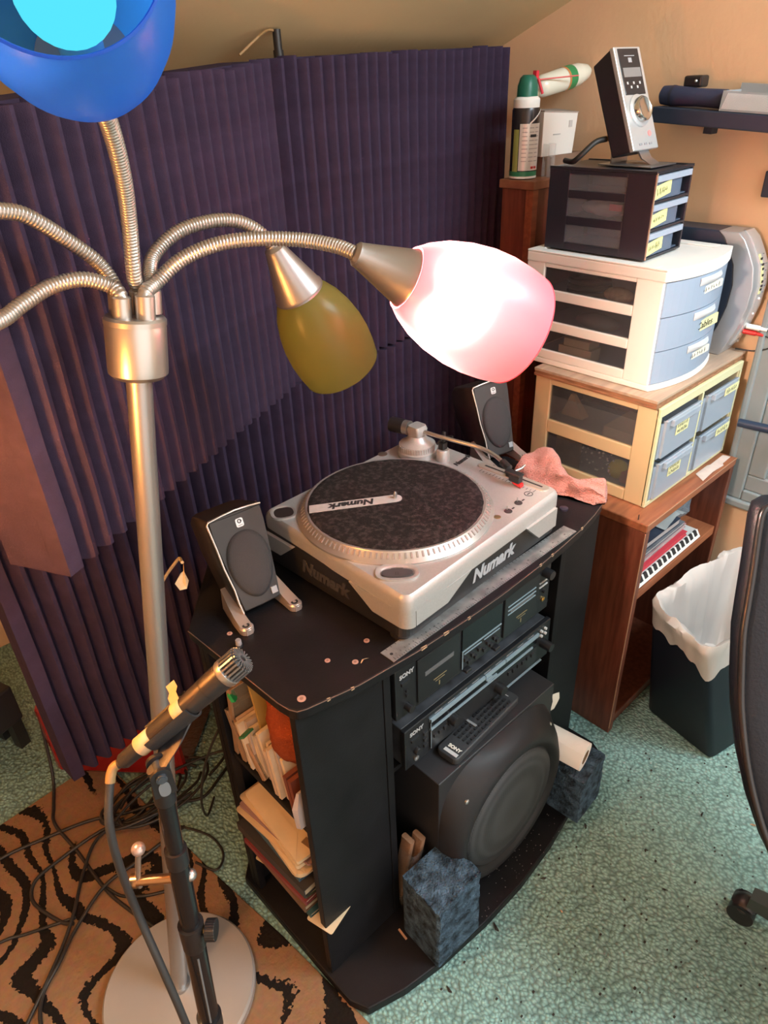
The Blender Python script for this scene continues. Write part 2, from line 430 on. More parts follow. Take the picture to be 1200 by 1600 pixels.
# ------------------------------------------------------------------ hi-fi separates
faceb = mat('black_brushed_face', (0.018, 0.019, 0.022), 0.33, 0.3, var=0.12, vscale=60, stretch=(1, 1, 30))
glossy = mat('smoked_window', (0.006, 0.006, 0.008), 0.2, spec=0.3)
bluegrey = mat('pale_blue_trim', (0.33, 0.43, 0.50), 0.35, 0.4)
dimprint = mat('dim_gold_print', (0.20, 0.16, 0.08), 0.5)

def knob(parent, x, z, r, d, ma, name='knob'):
    return part(name, MB().lathe([(r, 0), (r, d*0.8), (r*0.9, d)], 20, frame((x, 0, z), (0, -1, 0))), ma, parent, smooth=40)
def front_text(parent, body, x, z, size, ma=None, name='lettering'):
    return text(name, body, size, ma or mat('grey_lettering', (0.36, 0.37, 0.38), 0.5), parent, basis((x, -0.0012, z), (1, 0, 0), (0, 0, 1)), extrude=0.0003, offset=0.0006)

# cassette deck, local: x 0..0.45, front at y 0, z 0..H
cd = thing('cassette_deck', 'black double cassette deck on the upper shelf of the stereo stand', 'cassette deck', (CX+0.210, CY+0.004, 0.601))
H = 0.122
part('deck_case', MB().box(0.004, 0.446, 0.012, 0.30, 0.004, H-0.004), M['black_satin'], cd, bevel=0.003)
part('front_face', MB().box(0, 0.45, 0.0, 0.012, 0.002, H), faceb, cd, bevel=0.002)
part('deck_foot', MB().cyl((0.04, 0.05, 0), (0.04, 0.05, 0.004), 0.012).cyl((0.41, 0.05, 0), (0.41, 0.05, 0.004), 0.012).cyl((0.04, 0.26, 0), (0.04, 0.26, 0.004), 0.012).cyl((0.41, 0.26, 0), (0.41, 0.26, 0.004), 0.012), M['black_plastic'], cd)
front_text(cd, 'SONY', 0.027, H-0.020, 0.013)
for x0 in (0.052, 0.295):
    dr = part('cassette_door', MB().box(x0, x0+0.112, -0.004, 0.0, 0.012, H-0.006), faceb, cd, bevel=0.0015)
    part('door_slot', MB().box(x0+0.018, x0+0.094, -0.0046, -0.0038, 0.068, 0.078), mat('grey_slot', (0.10, 0.10, 0.105), 0.4), dr)
    part('door_print', MB().box(x0+0.04, x0+0.075, -0.0044, -0.0038, 0.042, 0.044).box(x0+0.045, x0+0.07, -0.0044, -0.0038, 0.036, 0.0375).box(x0+0.054, x0+0.057, -0.0044, -0.0038, 0.022, 0.032), dimprint, dr)
for dz in (0.066, 0.076, 0.086):
    part('door_line', MB().box(0.305, 0.395, -0.0052, -0.0038, dz, dz+0.0022), bluegrey, cd)
part('display_window', MB().box(0.172, 0.288, -0.0025, 0.0, 0.058, H-0.008), glossy, cd)
part('button_panel', MB().box(0.172, 0.288, -0.002, 0.0, 0.012, 0.056), M['black_plastic'], cd)
part('panel_trim', MB().box(0.172, 0.288, -0.0034, -0.0018, 0.0545, 0.057).box(0.172, 0.174, -0.0034, -0.0018, 0.012, 0.055).box(0.178, 0.228, -0.0034, -0.0018, 0.046, 0.0475).box(0.236, 0.284, -0.0034, -0.0018, 0.046, 0.0475), bluegrey, cd)
bm = MB().box(-0.0035, 0.0035, -0.005, 0, -0.004, 0.004).mesh('transport_button')
for q in range(10):
    x = 0.180+(q % 5)*0.0100+(0.056 if q > 4 else 0)
    part('button', bm, M['black_satin'], cd, loc=(x, -0.0015, 0.034-0.012*(q % 2)))
part('eject_key', MB().box(0.176, 0.192, -0.012, 0, 0.003, 0.010), M['black_plastic'], cd, bevel=0.002)
part('eject_key', MB().box(0.262, 0.278, -0.012, 0, 0.003, 0.010), M['black_plastic'], cd, bevel=0.002)
part('power_button', MB().box(0.014, 0.034, -0.003, 0, 0.080, 0.087), M['black_plastic'], cd)
for z in (0.062, 0.052): knob(cd, 0.026, z, 0.003, 0.004, M['black_plastic'], 'switch')
knob(cd, 0.027, 0.024, 0.008, 0.014, M['black_plastic'])
knob(cd, 0.428, 0.106, 0.011, 0.020, M['black_plastic'])
part('slider_slot', MB().box(0.412, 0.440, -0.002, 0, 0.082, 0.0845).box(0.412, 0.440, -0.002, 0, 0.071, 0.0735), M['print_silver'], cd)
knob(cd, 0.428, 0.057, 0.004, 0.006, M['black_plastic'])
part('phones_jack', MB().lathe([(0.0055, 0), (0.0055, 0.003), (0.003, 0.003), (0.003, 0.0005)], 16, frame((0.428, 0, 0.036), (0, -1, 0))), M['gold'], cd, smooth=40)

# receiver
rc = thing('receiver', 'black stereo receiver with pale blue display bar below the cassette deck', 'receiver', (CX+0.225, CY+0.0, 0.460))
H = 0.104
part('receiver_case', MB().box(0.003, 0.447, 0.012, 0.33, 0.004, H-0.002), mat('dusty_black_case', (0.045, 0.048, 0.055), 0.4, var=0.4, vscale=30), rc, bevel=0.002)
part('front_face', MB().box(0, 0.45, 0.0, 0.012, 0.0, H), faceb, rc, bevel=0.002)
part('receiver_foot', MB().cyl((0.04, 0.06, 0), (0.04, 0.06, 0.004), 0.014).cyl((0.41, 0.06, 0), (0.41, 0.06, 0.004), 0.014).cyl((0.04, 0.29, 0), (0.04, 0.29, 0.004), 0.014).cyl((0.41, 0.29, 0), (0.41, 0.29, 0.004), 0.014), M['black_plastic'], rc)
front_text(rc, 'SONY', 0.030, H-0.016, 0.013)
part('display_bar', MB().box(0.066, 0.225, -0.004, 0, 0.082, 0.090).box(0.227, 0.29, -0.004, 0, 0.082, 0.090).box(0.292, 0.405, -0.004, 0, 0.082, 0.090), bluegrey, rc)
part('display_window', MB().box(0.066, 0.40, -0.002, 0, 0.066, 0.082), glossy, rc)
part('lower_trim', MB().box(0.066, 0.385, -0.004, 0, 0.060, 0.0645), bluegrey, rc)
part('trim_mark', MB().box(0.232, 0.262, -0.005, 0, 0.0695, 0.0735).box(0.228, 0.246, -0.005, 0, 0.0755, 0.0795), bluegrey, rc)
part('lower_panel', MB().box(0.066, 0.40, -0.003, 0, 0.012, 0.056), M['black_plastic'], rc)
part('panel_line', MB().box(0.300, 0.42, -0.006, -0.002, 0.004, 0.0062).box(0.066, 0.067, -0.004, -0.002, 0.012, 0.09), bluegrey, rc)
rows = MB()
for q in range(9): rows.box(0.08+q*0.036, 0.10+q*0.036, -0.0006, 0, 0.094, 0.0958)
part('small_print', rows, mat('grey_print', (0.22, 0.22, 0.23), 0.5), rc)
for q in range(6):
    part('button', MB().box(0.300+q*0.016, 0.309+q*0.016, -0.006, 0, 0.040-0.002*(q % 2), 0.049-0.002*(q % 2)), M['black_satin'], rc)
for q in range(4): part('button', MB().box(0.074+q*0.014, 0.082+q*0.014, -0.006, 0, 0.036, 0.044), M['black_satin'], rc)
knob(rc, 0.125, 0.050, 0.012, 0.020, M['black_plastic'], 'knob'); knob(rc, 0.268, 0.030, 0.012, 0.022, M['black_plastic'], 'knob')
knob(rc, 0.424, 0.050, 0.011, 0.026, M['black_plastic'], 'volume_knob')
for q in range(4):
    knob(rc, 0.415+0.014*(q % 2), 0.076+0.013*(q//2), 0.0035, 0.005, M['print_silver'], 'button')
for q in range(3): part('button', MB().box(0.048, 0.058, -0.004, 0, 0.028+q*0.016, 0.036+q*0.016), M['black_satin'], rc)
part('power_button', MB().box(0.016, 0.036, -0.003, 0, 0.066, 0.072), M['black_plastic'], rc)
knob(rc, 0.030, 0.036, 0.0085, 0.008, M['black_plastic'])
part('phones_jack', MB().lathe([(0.006, 0), (0.006, 0.003), (0.003, 0.003), (0.003, 0.0005)], 16, frame((0.028, 0, 0.016), (0, -1, 0))), M['steel'], rc, smooth=40)

# subwoofer: box with an egg-shaped raised baffle
sw = thing('subwoofer', 'black subwoofer with a round grille on the base of the stereo stand', 'speaker', (CX+0.262, CY-0.052, 0.030))
W, Hs = 0.372, 0.403
part('cabinet_box', MB().box(0, W, 0.0, 0.36, 0.012, Hs), M['black_satin'], sw, bevel=0.002)
part('sub_foot', MB().cyl((0.04, 0.04, 0), (0.04, 0.04, 0.012), 0.02).cyl((W-0.04, 0.04, 0), (W-0.04, 0.04, 0.012), 0.02).cyl((0.04, 0.32, 0), (0.04, 0.32, 0.012), 0.02).cyl((W-0.04, 0.32, 0), (W-0.04, 0.32, 0.012), 0.02), M['black_plastic'], sw)
cx, czz = W/2, 0.196
def ring(k, y, rx, rz, p=2.0):
    out = []
    for i in range(56):
        a = 2*math.pi*i/56; c, s = math.cos(a), math.sin(a)
        out.append((cx+rx*math.copysign(abs(c)**(2/p), c), y, czz+rz*math.copysign(abs(s)**(2/p), s)))
    return out
baf = [ring(0, 0.0, 0.186, 0.202, 3.6), ring(0, -0.012, 0.186, 0.200, 3.0), ring(0, -0.034, 0.180, 0.192, 2.3), ring(0, -0.046, 0.170, 0.181, 2.0), ring(0, -0.050, 0.160, 0.170, 2.0),
       ring(0, -0.046, 0.152, 0.160, 2.0), ring(0, -0.036, 0.144, 0.152, 2.0)]
part('baffle', MB().loft(baf), mat('black_moulded_plastic', (0.018, 0.018, 0.020), 0.5, spec=0.3, bump=0.04, bscale=800), sw, smooth=50)
gr = [ring(0, -0.034, 0.142, 0.150), ring(0, -0.043, 0.138, 0.146), ring(0, -0.048, 0.10, 0.108), ring(0, -0.0505, 0.05, 0.055), ring(0, -0.051, 0.004, 0.005)]
grille = bpy.data.materials.new('perforated_grille'); grille.use_nodes = True
nt = grille.node_tree; p = nt.nodes['Principled BSDF']; p.inputs['Roughness'].default_value = 0.55
tc = nt.nodes.new('ShaderNodeTexCoord'); vo = nt.nodes.new('ShaderNodeTexVoronoi'); vo.inputs['Scale'].default_value = 330; vo.inputs['Randomness'].default_value = 0.0
rp2 = nt.nodes.new('ShaderNodeValToRGB'); rp2.color_ramp.elements[0].position = 0.25; rp2.color_ramp.elements[1].position = 0.42
rp2.color_ramp.elements[0].color = (0.006, 0.006, 0.007, 1); rp2.color_ramp.elements[1].color = (0.048, 0.050, 0.055, 1)
nt.links.new(tc.outputs['Object'], vo.inputs['Vector']); nt.links.new(vo.outputs['Distance'], rp2.inputs[0]); nt.links.new(rp2.outputs[0], p.inputs['Base Color'])
part('grille', MB().loft(gr), grille, sw, smooth=60)
for sx, sz in ((0.05, 0.335), (W-0.05, 0.335), (0.05, 0.055), (W-0.05, 0.055)):
    part('screw', MB().lathe([(0.0065, 0), (0.0065, 0.004), (0.004, 0.006)], 14, frame((sx, -0.027, sz), (0, -1, 0))), M['steel'], sw, smooth=40)

# remote control lying on the subwoofer
rm = thing('remote_control', 'long black remote control lying on top of the subwoofer', 'remote', (CX+0.424, CY-0.0145, 0.4338), 4)
rgrey = mat('remote_button_grey', (0.24, 0.24, 0.25), 0.45)
part('remote_body', MB().prism(rrect(0.222, 0.052, 0.012), 0, 0.017), mat('remote_charcoal', (0.035, 0.036, 0.04), 0.4), rm, bevel=0.003)
bm1 = MB().prism(rrect(0.0095, 0.0052, 0.0018, 2), 0, 0.0028).mesh('remote_key')
for c in range(12):
    for r in range(4):
        if c == 4 and r > 1: continue
        part('button', bm1, rgrey if (c+r) % 5 else M['black_plastic'], rm, loc=(-0.058+c*0.0125, -0.0165+r*0.0108, 0.0168))
part('wide_button', MB().box(-0.019, -0.0135, -0.004, 0.020, 0.0168, 0.020), rgrey, rm)
part('name_plate', MB().box(-0.104, -0.096, -0.020, 0.012, 0.0168, 0.0176), M['print_silver'], rm)
text('lettering', 'SONY', 0.011, M['paper'], rm, basis((-0.088, -0.004, 0.0174), (0, -1, 0), (1, 0, 0)), offset=0.0004)
part('logo_print', MB().box(0.094, 0.0955, -0.006, 0.004, 0.0168, 0.0173), M['print_silver'], rm)

# foam blocks wedged beside the subwoofer
def foam_block(label, loc, rz, w, d, h, seed):
    random.seed(seed)
    nu, nv, nw = 12, 12, 16
    bmx = bmesh.new(); bmesh.ops.create_cube(bmx, size=1)
    bmesh.ops.subdivide_edges(bmx, edges=bmx.edges[:], cuts=15, use_grid_fill=True)
    for v in bmx.verts:
        c = v.co.copy(); f = Vector((c.x*w, c.y*d, (c.z+0.5)*h))
        torn = 1.0 if c.y < -0.49 else (0.9 if c.z > 0.49 and c.y < 0.1 else 0.15)
        n1 = noise.noise_vector(f*55+Vector((seed, 0, 0)))*0.004+noise.noise_vector(f*160)*0.0022+noise.noise_vector(f*16+Vector((0, seed, 0)))*0.005
        if c.z > -0.49: f += n1*torn
        if abs(c.x) > 0.49 and abs(c.y) > 0.49: f.x *= 0.97
        v.co = f
    me = bpy.data.meshes.new('foam_block'); bmx.to_mesh(me); bmx.free()
    o = part('foam_block', me, mat('charcoal_blue_foam', (0.10, 0.165, 0.235), 0.95, spec=0.1, col2=(0.022, 0.032, 0.042), vscale=48, bump=1.0, bscale=230), None, loc=loc, rot=(0, 0, R(rz)))
    return tag(o, label, 'foam block', 'torn foam blocks beside the subwoofer')
foam_block('torn blue-grey foam block at the front left corner of the stand base', (CX+0.228, CY-0.093, 0.0305), -2, 0.122, 0.104, 0.198, 3)
foam_block('torn blue-grey foam block under the paper roll', (CX+0.690, CY-0.080, 0.0305), 4, 0.105, 0.140, 0.150, 11)
# paper roll on the right foam block
pr = thing('paper_towel_roll', 'white paper roll lying on the right foam block', 'paper roll', (CX+0.672, CY-0.080, 0.1850), 0)
rr = 0.035
xf = frame((-0.012, 0.075, rr), (0.18, -1, -0.05))
part('paper_body', MB().lathe([(0.018, 0.0), (rr, 0.0), (rr, 0.125), (0.018, 0.125), (0.018, 0.0)], 40, xf, cap=False), mat('soft_paper', (0.93, 0.90, 0.85), 0.9, bump=0.15, bscale=200), pr, smooth=50)
part('cardboard_core', MB().lathe([(0.0180, -0.0005), (0.0180, 0.1255), (0.0166, 0.1255), (0.0166, -0.0005), (0.018, -0.0005)], 24, xf, cap=False), mat('brown_card', (0.28, 0.19, 0.11), 0.85), pr, smooth=50)
part('loose_sheet', MB().loft([[tuple(xf @ Vector((rr*math.cos(a)*q, rr*math.sin(a)*q, z))) for z in (0.0, 0.05, 0.09, 0.125)] for a, q in ((2.2, 1.02), (2.6, 1.04), (3.0, 1.09), (3.25, 1.16))], cap=False, closed=False), mat('soft_paper_sheet', (0.93, 0.90, 0.85), 0.9), pr, smooth=60)
ts = solo('paper_scrap', MB().loft([[(0.0, 0.0, 0.0), (0.012, -0.002, 0.0), (0.024, 0.0, 0.004)], [(0.002, -0.002, 0.03), (0.014, -0.006, 0.026), (0.028, -0.003, 0.022)], [(0.0, 0.0, 0.052), (0.014, 0.0, 0.046), (0.036, 0.004, 0.030)]], cap=False, closed=False),
     M['paper'], 'torn white paper scrap tucked beside the top of the subwoofer grille', 'paper', smooth=60)
ts.location = (CX+0.634, CY-0.050, 0.345)
# brown felt pads in a clear bag behind the left block
fb = thing('bag_of_pads', 'clear bag with two brown felt strips behind the left foam block', 'bag', (CX+0.210, CY+0.022, 0.0305))
pm = mat('brown_felt', (0.30, 0.16, 0.09), 0.9, bump=0.3, bscale=200)
part('felt_strip', MB().loft([rrect(0.012, 0.03, 0.004, 3, 0, 0) and [(x+0.0, y, 0.02) for x, y in rrect(0.012, 0.03, 0.004, 3)], [(x+0.018, y-0.02, 0.215) for x, y in rrect(0.012, 0.03, 0.004, 3)]]), pm, fb, smooth=40)
part('felt_strip', MB().loft([[(x+0.022, y-0.01, 0.02) for x, y in rrect(0.012, 0.03, 0.004, 3)], [(x+0.036, y-0.034, 0.222) for x, y in rrect(0.012, 0.03, 0.004, 3)]]), pm, fb, smooth=40)
part('clear_film', MB().loft([[(x+0.010, y, 0.004) for x, y in rrect(0.045, 0.05, 0.012, 3)], [(x+0.022, y-0.015, 0.11) for x, y in rrect(0.048, 0.052, 0.012, 3)], [(x+0.028, y-0.022, 0.185) for x, y in rrect(0.046, 0.046, 0.012, 3)]], cap=False), clear('clear_film', (0.6, 0.6, 0.6), 0.8, 0.2), fb, smooth=60)
ms = solo('wood_splinter', MB().box(-0.002, 0.002, -0.013, 0.013, 0, 0.003), mat('pale_wood', (0.55, 0.30, 0.18), 0.7), 'short pale wood splinter on the stand base by the left foam block', 'splinter')
ms.location = (CX+0.160, CY-0.044, 0.0305); ms.rotation_euler = (0, 0, R(-6))
# ------------------------------------------------------------------ turntable
tt = thing('turntable', 'silver direct drive turntable on top of the black stereo stand', 'turntable', (-0.533, 0.224, 0.7952), 2.5)
tt_s = M['silver']
part('rubber_foot', MB().cyl((-0.20, -0.16, 0.0), (-0.20, -0.16, 0.012), 0.02), M['black_plastic'], tt, smooth=40)
part('rubber_foot', MB().cyl((0.19, -0.16, 0.0), (0.19, -0.16, 0.012), 0.02), M['black_plastic'], tt, smooth=40)
part('rubber_foot', MB().cyl((-0.19, 0.16, 0.0), (-0.19, 0.16, 0.012), 0.02), M['black_plastic'], tt, smooth=40)
part('rubber_foot', MB().cyl((0.19, 0.16, 0.0), (0.19, 0.16, 0.012), 0.02), M['black_plastic'], tt, smooth=40)
part('lower_base', MB().prism(rrect(0.444, 0.374, 0.02), 0.009, 0.075), M['black_plastic'], tt, bevel=0.003)
def outline(g):   # slightly bowed rounded plate, flared at the left corners
    p = []
    cs = [(-0.228-g, -0.200-g, 180), (0.217+g, -0.193-g, 270), (0.219+g, 0.184+g, 0), (-0.215-g, 0.184+g, 90)]
    for (x, y, a0) in cs:
        r = 0.020+g
        ccx = x+r if x < 0 else x-r; ccy = y+r if y < 0 else y-r
        for i in range(7):
            a = R(a0+15*i); p.append((ccx+r*math.cos(a), ccy+r*math.sin(a)))
    return p
o0, o1 = outline(0.0), outline(-0.007)
part('top_plate', MB().loft([[(x, y, 0.072) for x, y in o0], [(x, y, 0.094) for x, y in o0], [(x, y, 0.1005) for x, y in outline(-0.0025)], [(x, y, 0.1045) for x, y in o1]]), tt_s, tt, smooth=35)
# skirts at the corners with slanted cut-outs
xf_f = Matrix(((1,0,0,0),(0,0,1,0),(0,1,0,0),(0,0,0,1)))   # (x, z) polygon extruded in y
for poly in ([(-0.206, 0.074), (-0.206, 0.040), (-0.128, 0.040), (-0.066, 0.074)], [(0.098, 0.074), (0.140, 0.034), (0.197, 0.034), (0.197, 0.074)]):
    part('corner_skirt', MB().prism(poly, -0.199, -0.186, xf_f), tt_s, tt, smooth=30)
xf_s = Matrix(((0,0,1,0),(1,0,0,0),(0,1,0,0),(0,0,0,1)))   # (y, z) polygon extruded in x
for poly in ([(-0.180, 0.074), (-0.180, 0.040), (-0.120, 0.040), (-0.066, 0.074)], [(0.08, 0.074), (0.12, 0.040), (0.165, 0.040), (0.165, 0.074)]):
    part('corner_skirt', MB().prism(poly, -0.2275, -0.2145, xf_s), tt_s, tt, smooth=30)
for poly in ([(-0.173, 0.074), (-0.173, 0.034), (-0.10, 0.034), (-0.06, 0.074)],):
    part('corner_skirt', MB().prism(poly, 0.2045, 0.2165, xf_s), tt_s, tt, smooth=30)
part('rounded_corner', MB().loft([[(-0.208+0.0195*math.cos(R(180+15*i)), -0.180+0.0195*math.sin(R(180+15*i)), z) for i in range(7)]+[(-0.206, -0.178, z)] for z in (0.040, 0.074)]), tt_s, tt, smooth=30)
part('rounded_corner', MB().loft([[(0.197+0.0195*math.cos(R(270+15*i)), -0.173+0.0195*math.sin(R(270+15*i)), z) for i in range(7)]+[(0.195, -0.171, z)] for z in (0.034, 0.074)]), tt_s, tt, smooth=30)
text('lettering', 'Numark', 0.036, mat('numeral_grey', (0.34, 0.35, 0.37), 0.5), tt, basis((0.012, -0.1878, 0.040), (1, 0, 0), (0, 0, 1)), shear=0.25, offset=0.0016)
text('lettering', 'Numark', 0.036, mat('dim_print', (0.05, 0.05, 0.052), 0.4), tt, basis((-0.2225, 0.005, 0.042), (0, -1, 0), (0, 0, 1)), shear=0.25, offset=0.0016)
TOP = 0.1045
# platter
PC = (-0.042, 0.0)
prf = [(0.1815, TOP-0.001), (0.1815, TOP+0.003), (0.176, TOP+0.0075), (0.1665, TOP+0.0165), (0.1655, TOP+0.018), (0.008, TOP+0.018)]
part('platter', MB().lathe(prf, 96, Matrix.Translation((*PC, 0))), mat('platter_aluminium', (0.50, 0.48, 0.46), 0.32, 0.7), tt, smooth=40)
tick = MB()
for i in range(110):
    a = 2*math.pi*i/110
    xf = Matrix.Translation((*PC, 0)) @ Matrix.Rotation(a, 4, 'Z') @ Matrix.Translation((0.1712, 0, TOP+0.0125)) @ Matrix.Rotation(R(43), 4, 'Y')
    tick.box(-0.0050, 0.0050, -0.0016, 0.0016, -0.0004, 0.0007, xf)
part('strobe_marks', tick, mat('strobe_mark_grey', (0.26, 0.22, 0.20), 0.5), tt)
part('spindle', MB().lathe([(0.0036, 0), (0.0036, 0.014), (0.002, 0.018)], 14, Matrix.Translation((*PC, TOP+0.018))), M['steel'], tt, smooth=40)
# start/stop button in an oval recess
def oval(w, d, n=20, sq=2.6):
    out = []
    for i in range(n*2):
        a = math.pi*i/n; c, s = math.cos(a), math.sin(a)
        out.append((w/2*math.copysign(abs(c)**(2/sq), c), d/2*math.copysign(abs(s)**(2/sq), s)))
    return out
def oval_ring(cx, cy, rz, w, d, wall, h, name, ma):
    xf = Matrix.Translation((cx, cy, TOP)) @ Matrix.Rotation(R(rz), 4, 'Z')
    a, b = oval(w, d), oval(w-wall*2, d-wall*2)
    return part(name, MB().loft([[(x, y, -0.001) for x, y in a], [(x*0.99, y*0.99, h) for x, y in a], [(x, y, h) for x, y in b], [(x, y, 0.0008) for x, y in oval(w-wall*3, d-wall*3)]], cap=False, xf=xf), ma, tt, smooth=45), xf
_, xf = oval_ring(-0.186, -0.140, -45, 0.072, 0.046, 0.006, 0.0035, 'button_surround', tt_s)
part('start_button', MB().loft([[(x, y-0.004, 0.0) for x, y in oval(0.052, 0.022)], [(x*0.97, y*0.95-0.004, 0.0045) for x, y in oval(0.052, 0.022)]], xf=xf), mat('dark_grey_button', (0.055, 0.055, 0.06), 0.35), tt, smooth=40)
part('button_print', MB().box(-0.010, 0.010, 0.0115, 0.0122, 0.0010, 0.0016, xf).box(-0.010, 0.010, 0.0145, 0.0152, 0.0010, 0.0016, xf).box(-0.003, -0.002, -0.010, -0.002, 0.0045, 0.0049, xf).box(0.0005, 0.0015, -0.010, -0.002, 0.0045, 0.0049, xf), M['print'], tt)
_, xf = oval_ring(-0.190, 0.146, -30, 0.050, 0.050, 0.005, 0.003, 'adapter_surround', tt_s)
part('adapter_recess', MB().loft([[(x, y, 0.0) for x, y in oval(0.038, 0.036, sq=3.5)], [(x, y, 0.0014) for x, y in oval(0.037, 0.035, sq=3.5)]], xf=xf), mat('brown_black', (0.03, 0.022, 0.02), 0.4), tt)
def disc(cx, cy, r, h, name, ma, n=24): return part(name, MB().lathe([(r, -0.0005), (r, h*0.7), (r*0.85, h)], n, Matrix.Translation((cx, cy, TOP))), ma, tt, smooth=40)
for bx, by in ((0.085, -0.163), (0.121, -0.160)):
    disc(bx, by, 0.0075, 0.0016, 'speed_button', M['print']); part('speed_pin', MB().lathe([(0.0012, 0), (0.0012, 0.010)], 8, Matrix.Translation((bx+0.002, by+0.004, TOP))), M['steel'], tt)
    part('speed_print', MB().box(bx+0.011, bx+0.018, by-0.002, by+0.001, TOP, TOP+0.0004), M['print'], tt)
disc(0.056, -0.160, 0.0065, 0.0012, 'lamp_socket', mat('bronze_ring', (0.35, 0.22, 0.12), 0.4, 0.6))
disc(0.100, 0.172, 0.010, 0.0014, 'target_light_socket', mat('bronze_ring2', (0.20, 0.14, 0.11), 0.4, 0.6))
part('emblem_ring', MB().lathe([(0.0085, 0), (0.0085, 0.0005), (0.0072, 0.0005), (0.0072, 0)], 24, Matrix.Translation((0.161, -0.155, TOP)), cap=False).box(0.157, 0.165, -0.156, -0.154, TOP, TOP+0.0005), M['print'], tt)
# pitch slider
part('pitch_surround', MB().loft([[(0.1965+x, -0.093+y, TOP-0.001) for x, y in rrect(0.024, 0.165, 0.011)], [(0.1965+x, -0.093+y, TOP+0.0022) for x, y in rrect(0.022, 0.163, 0.010)]]), mat('pitch_plate', (0.52, 0.47, 0.42), 0.35, 0.6), tt, smooth=30)
part('pitch_slot', MB().box(0.1945, 0.1985, -0.162, -0.026, TOP+0.0015, TOP+0.0027), M['print'], tt)
scale = MB()
for q in range(17): scale.box(0.172, 0.182 if q % 4 == 0 else 0.178, -0.158+q*0.008, -0.1572+q*0.008, TOP, TOP+0.0004)
part('pitch_scale', scale, M['print'], tt)
part('pitch_knob', MB().box(0.187, 0.206, -0.094, -0.082, TOP+0.002, TOP+0.010), M['black_plastic'], tt, bevel=0.002)
text('lettering', 'Numark', 0.0155, M['print'], tt, basis((0.186, 0.026, TOP+0.0003), (1, 0.1, 0), (0, 1, 0)), shear=0.25, offset=0.0008)
part('model_print', MB().box(0.135, 0.150, -0.014, -0.012, TOP, TOP+0.0004).box(0.137, 0.148, -0.022, -0.020, TOP, TOP+0.0004), mat('pale_grey_print', (0.3, 0.3, 0.3), 0.5), tt)
# tonearm
ax, ay = 0.150, 0.118
part('tonearm_base', MB().lathe([(0.041, 0), (0.041, 0.012), (0.038, 0.014), (0.036, 0.026), (0.030, 0.030), (0.022, 0.036), (0.018, 0.044)], 40, Matrix.Translation((ax, ay, TOP))), tt_s, tt, smooth=35)
grip = MB()
for i in range(44):
    a = 2*math.pi*i/44
    grip.box(0.0365, 0.0385, -0.0012, 0.0012, 0.014, 0.025, Matrix.Translation((ax, ay, TOP)) @ Matrix.Rotation(a, 4, 'Z'))
part('height_ring_grip', grip, tt_s, tt)
part('bearing_housing', MB().loft([[(ax+x, ay+y, TOP+0.040) for x, y in rrect(0.026, 0.030, 0.006)], [(ax+x, ay+y, TOP+0.058) for x, y in rrect(0.034, 0.034, 0.006)], [(ax+x, ay+y, TOP+0.066) for x, y in rrect(0.030, 0.028, 0.006)]]), tt_s, tt, smooth=40)
part('counterweight', MB().cyl((ax-0.006, ay+0.030, TOP+0.055), (ax-0.012, ay+0.062, TOP+0.055), 0.016, n=28), M['black_plastic'], tt, smooth=40)
part('weight_dial', MB().cyl((ax-0.0035, ay+0.018, TOP+0.055), (ax-0.006, ay+0.031, TOP+0.055), 0.0155, n=28), M['steel'], tt, smooth=40)
arm_pts = spline([(ax+0.002, ay-0.005, TOP+0.055), (0.160, 0.070, TOP+0.052), (0.174, 0.020, TOP+0.048), (0.186, -0.020, TOP+0.044), (0.186, -0.055, TOP+0.039), (0.179, -0.082, TOP+0.034)], 6)
part('arm_tube', MB().tube(arm_pts, 0.0042, 12), M['steel'], tt, smooth=60)
part('headshell_collar', MB().cyl((0.180, -0.078, TOP+0.035), (0.174, -0.099, TOP+0.030), 0.0075, n=18), M['black_plastic'], tt, smooth=40)
part('headshell', MB().box(0.162, 0.178, -0.132, -0.096, TOP+0.024, TOP+0.029), M['black_plastic'], tt, bevel=0.002)
part('finger_lift', MB().tube([(0.176, -0.112, TOP+0.028), (0.192, -0.116, TOP+0.029), (0.200, -0.118, TOP+0.034)], 0.0022, 8), M['steel'], tt, smooth=60)
part('cartridge', MB().box(0.163, 0.177, -0.130, -0.106, TOP+0.010, TOP+0.024), M['black_plastic'], tt, bevel=0.0015)
part('stylus_guard', MB().loft([[(0.164, -0.132, TOP+0.009), (0.176, -0.132, TOP+0.009), (0.176, -0.112, TOP+0.010), (0.164, -0.112, TOP+0.010)], [(0.165, -0.134, TOP+0.003), (0.175, -0.134, TOP+0.003), (0.175, -0.118, TOP+0.005), (0.165, -0.118, TOP+0.005)]]), M['red'], tt, label='red stylus tip')
part('arm_rest_post', MB().lathe([(0.014, 0), (0.014, 0.022), (0.012, 0.025)], 24, Matrix.Translation((0.163, 0.058, TOP))), tt_s, tt, smooth=40)
part('arm_clip', MB().box(0.156, 0.170, 0.052, 0.066, TOP+0.025, TOP+0.040).cyl((0.166, 0.060, TOP+0.038), (0.168, 0.060, TOP+0.062), 0.004, n=10), M['black_plastic'], tt, bevel=0.0015)
part('cue_lever', MB().tube([(0.178, 0.088, TOP+0.02), (0.192, 0.080, TOP+0.036), (0.196, 0.060, TOP+0.040)], 0.0025, 8), M['black_plastic'], tt, smooth=60)
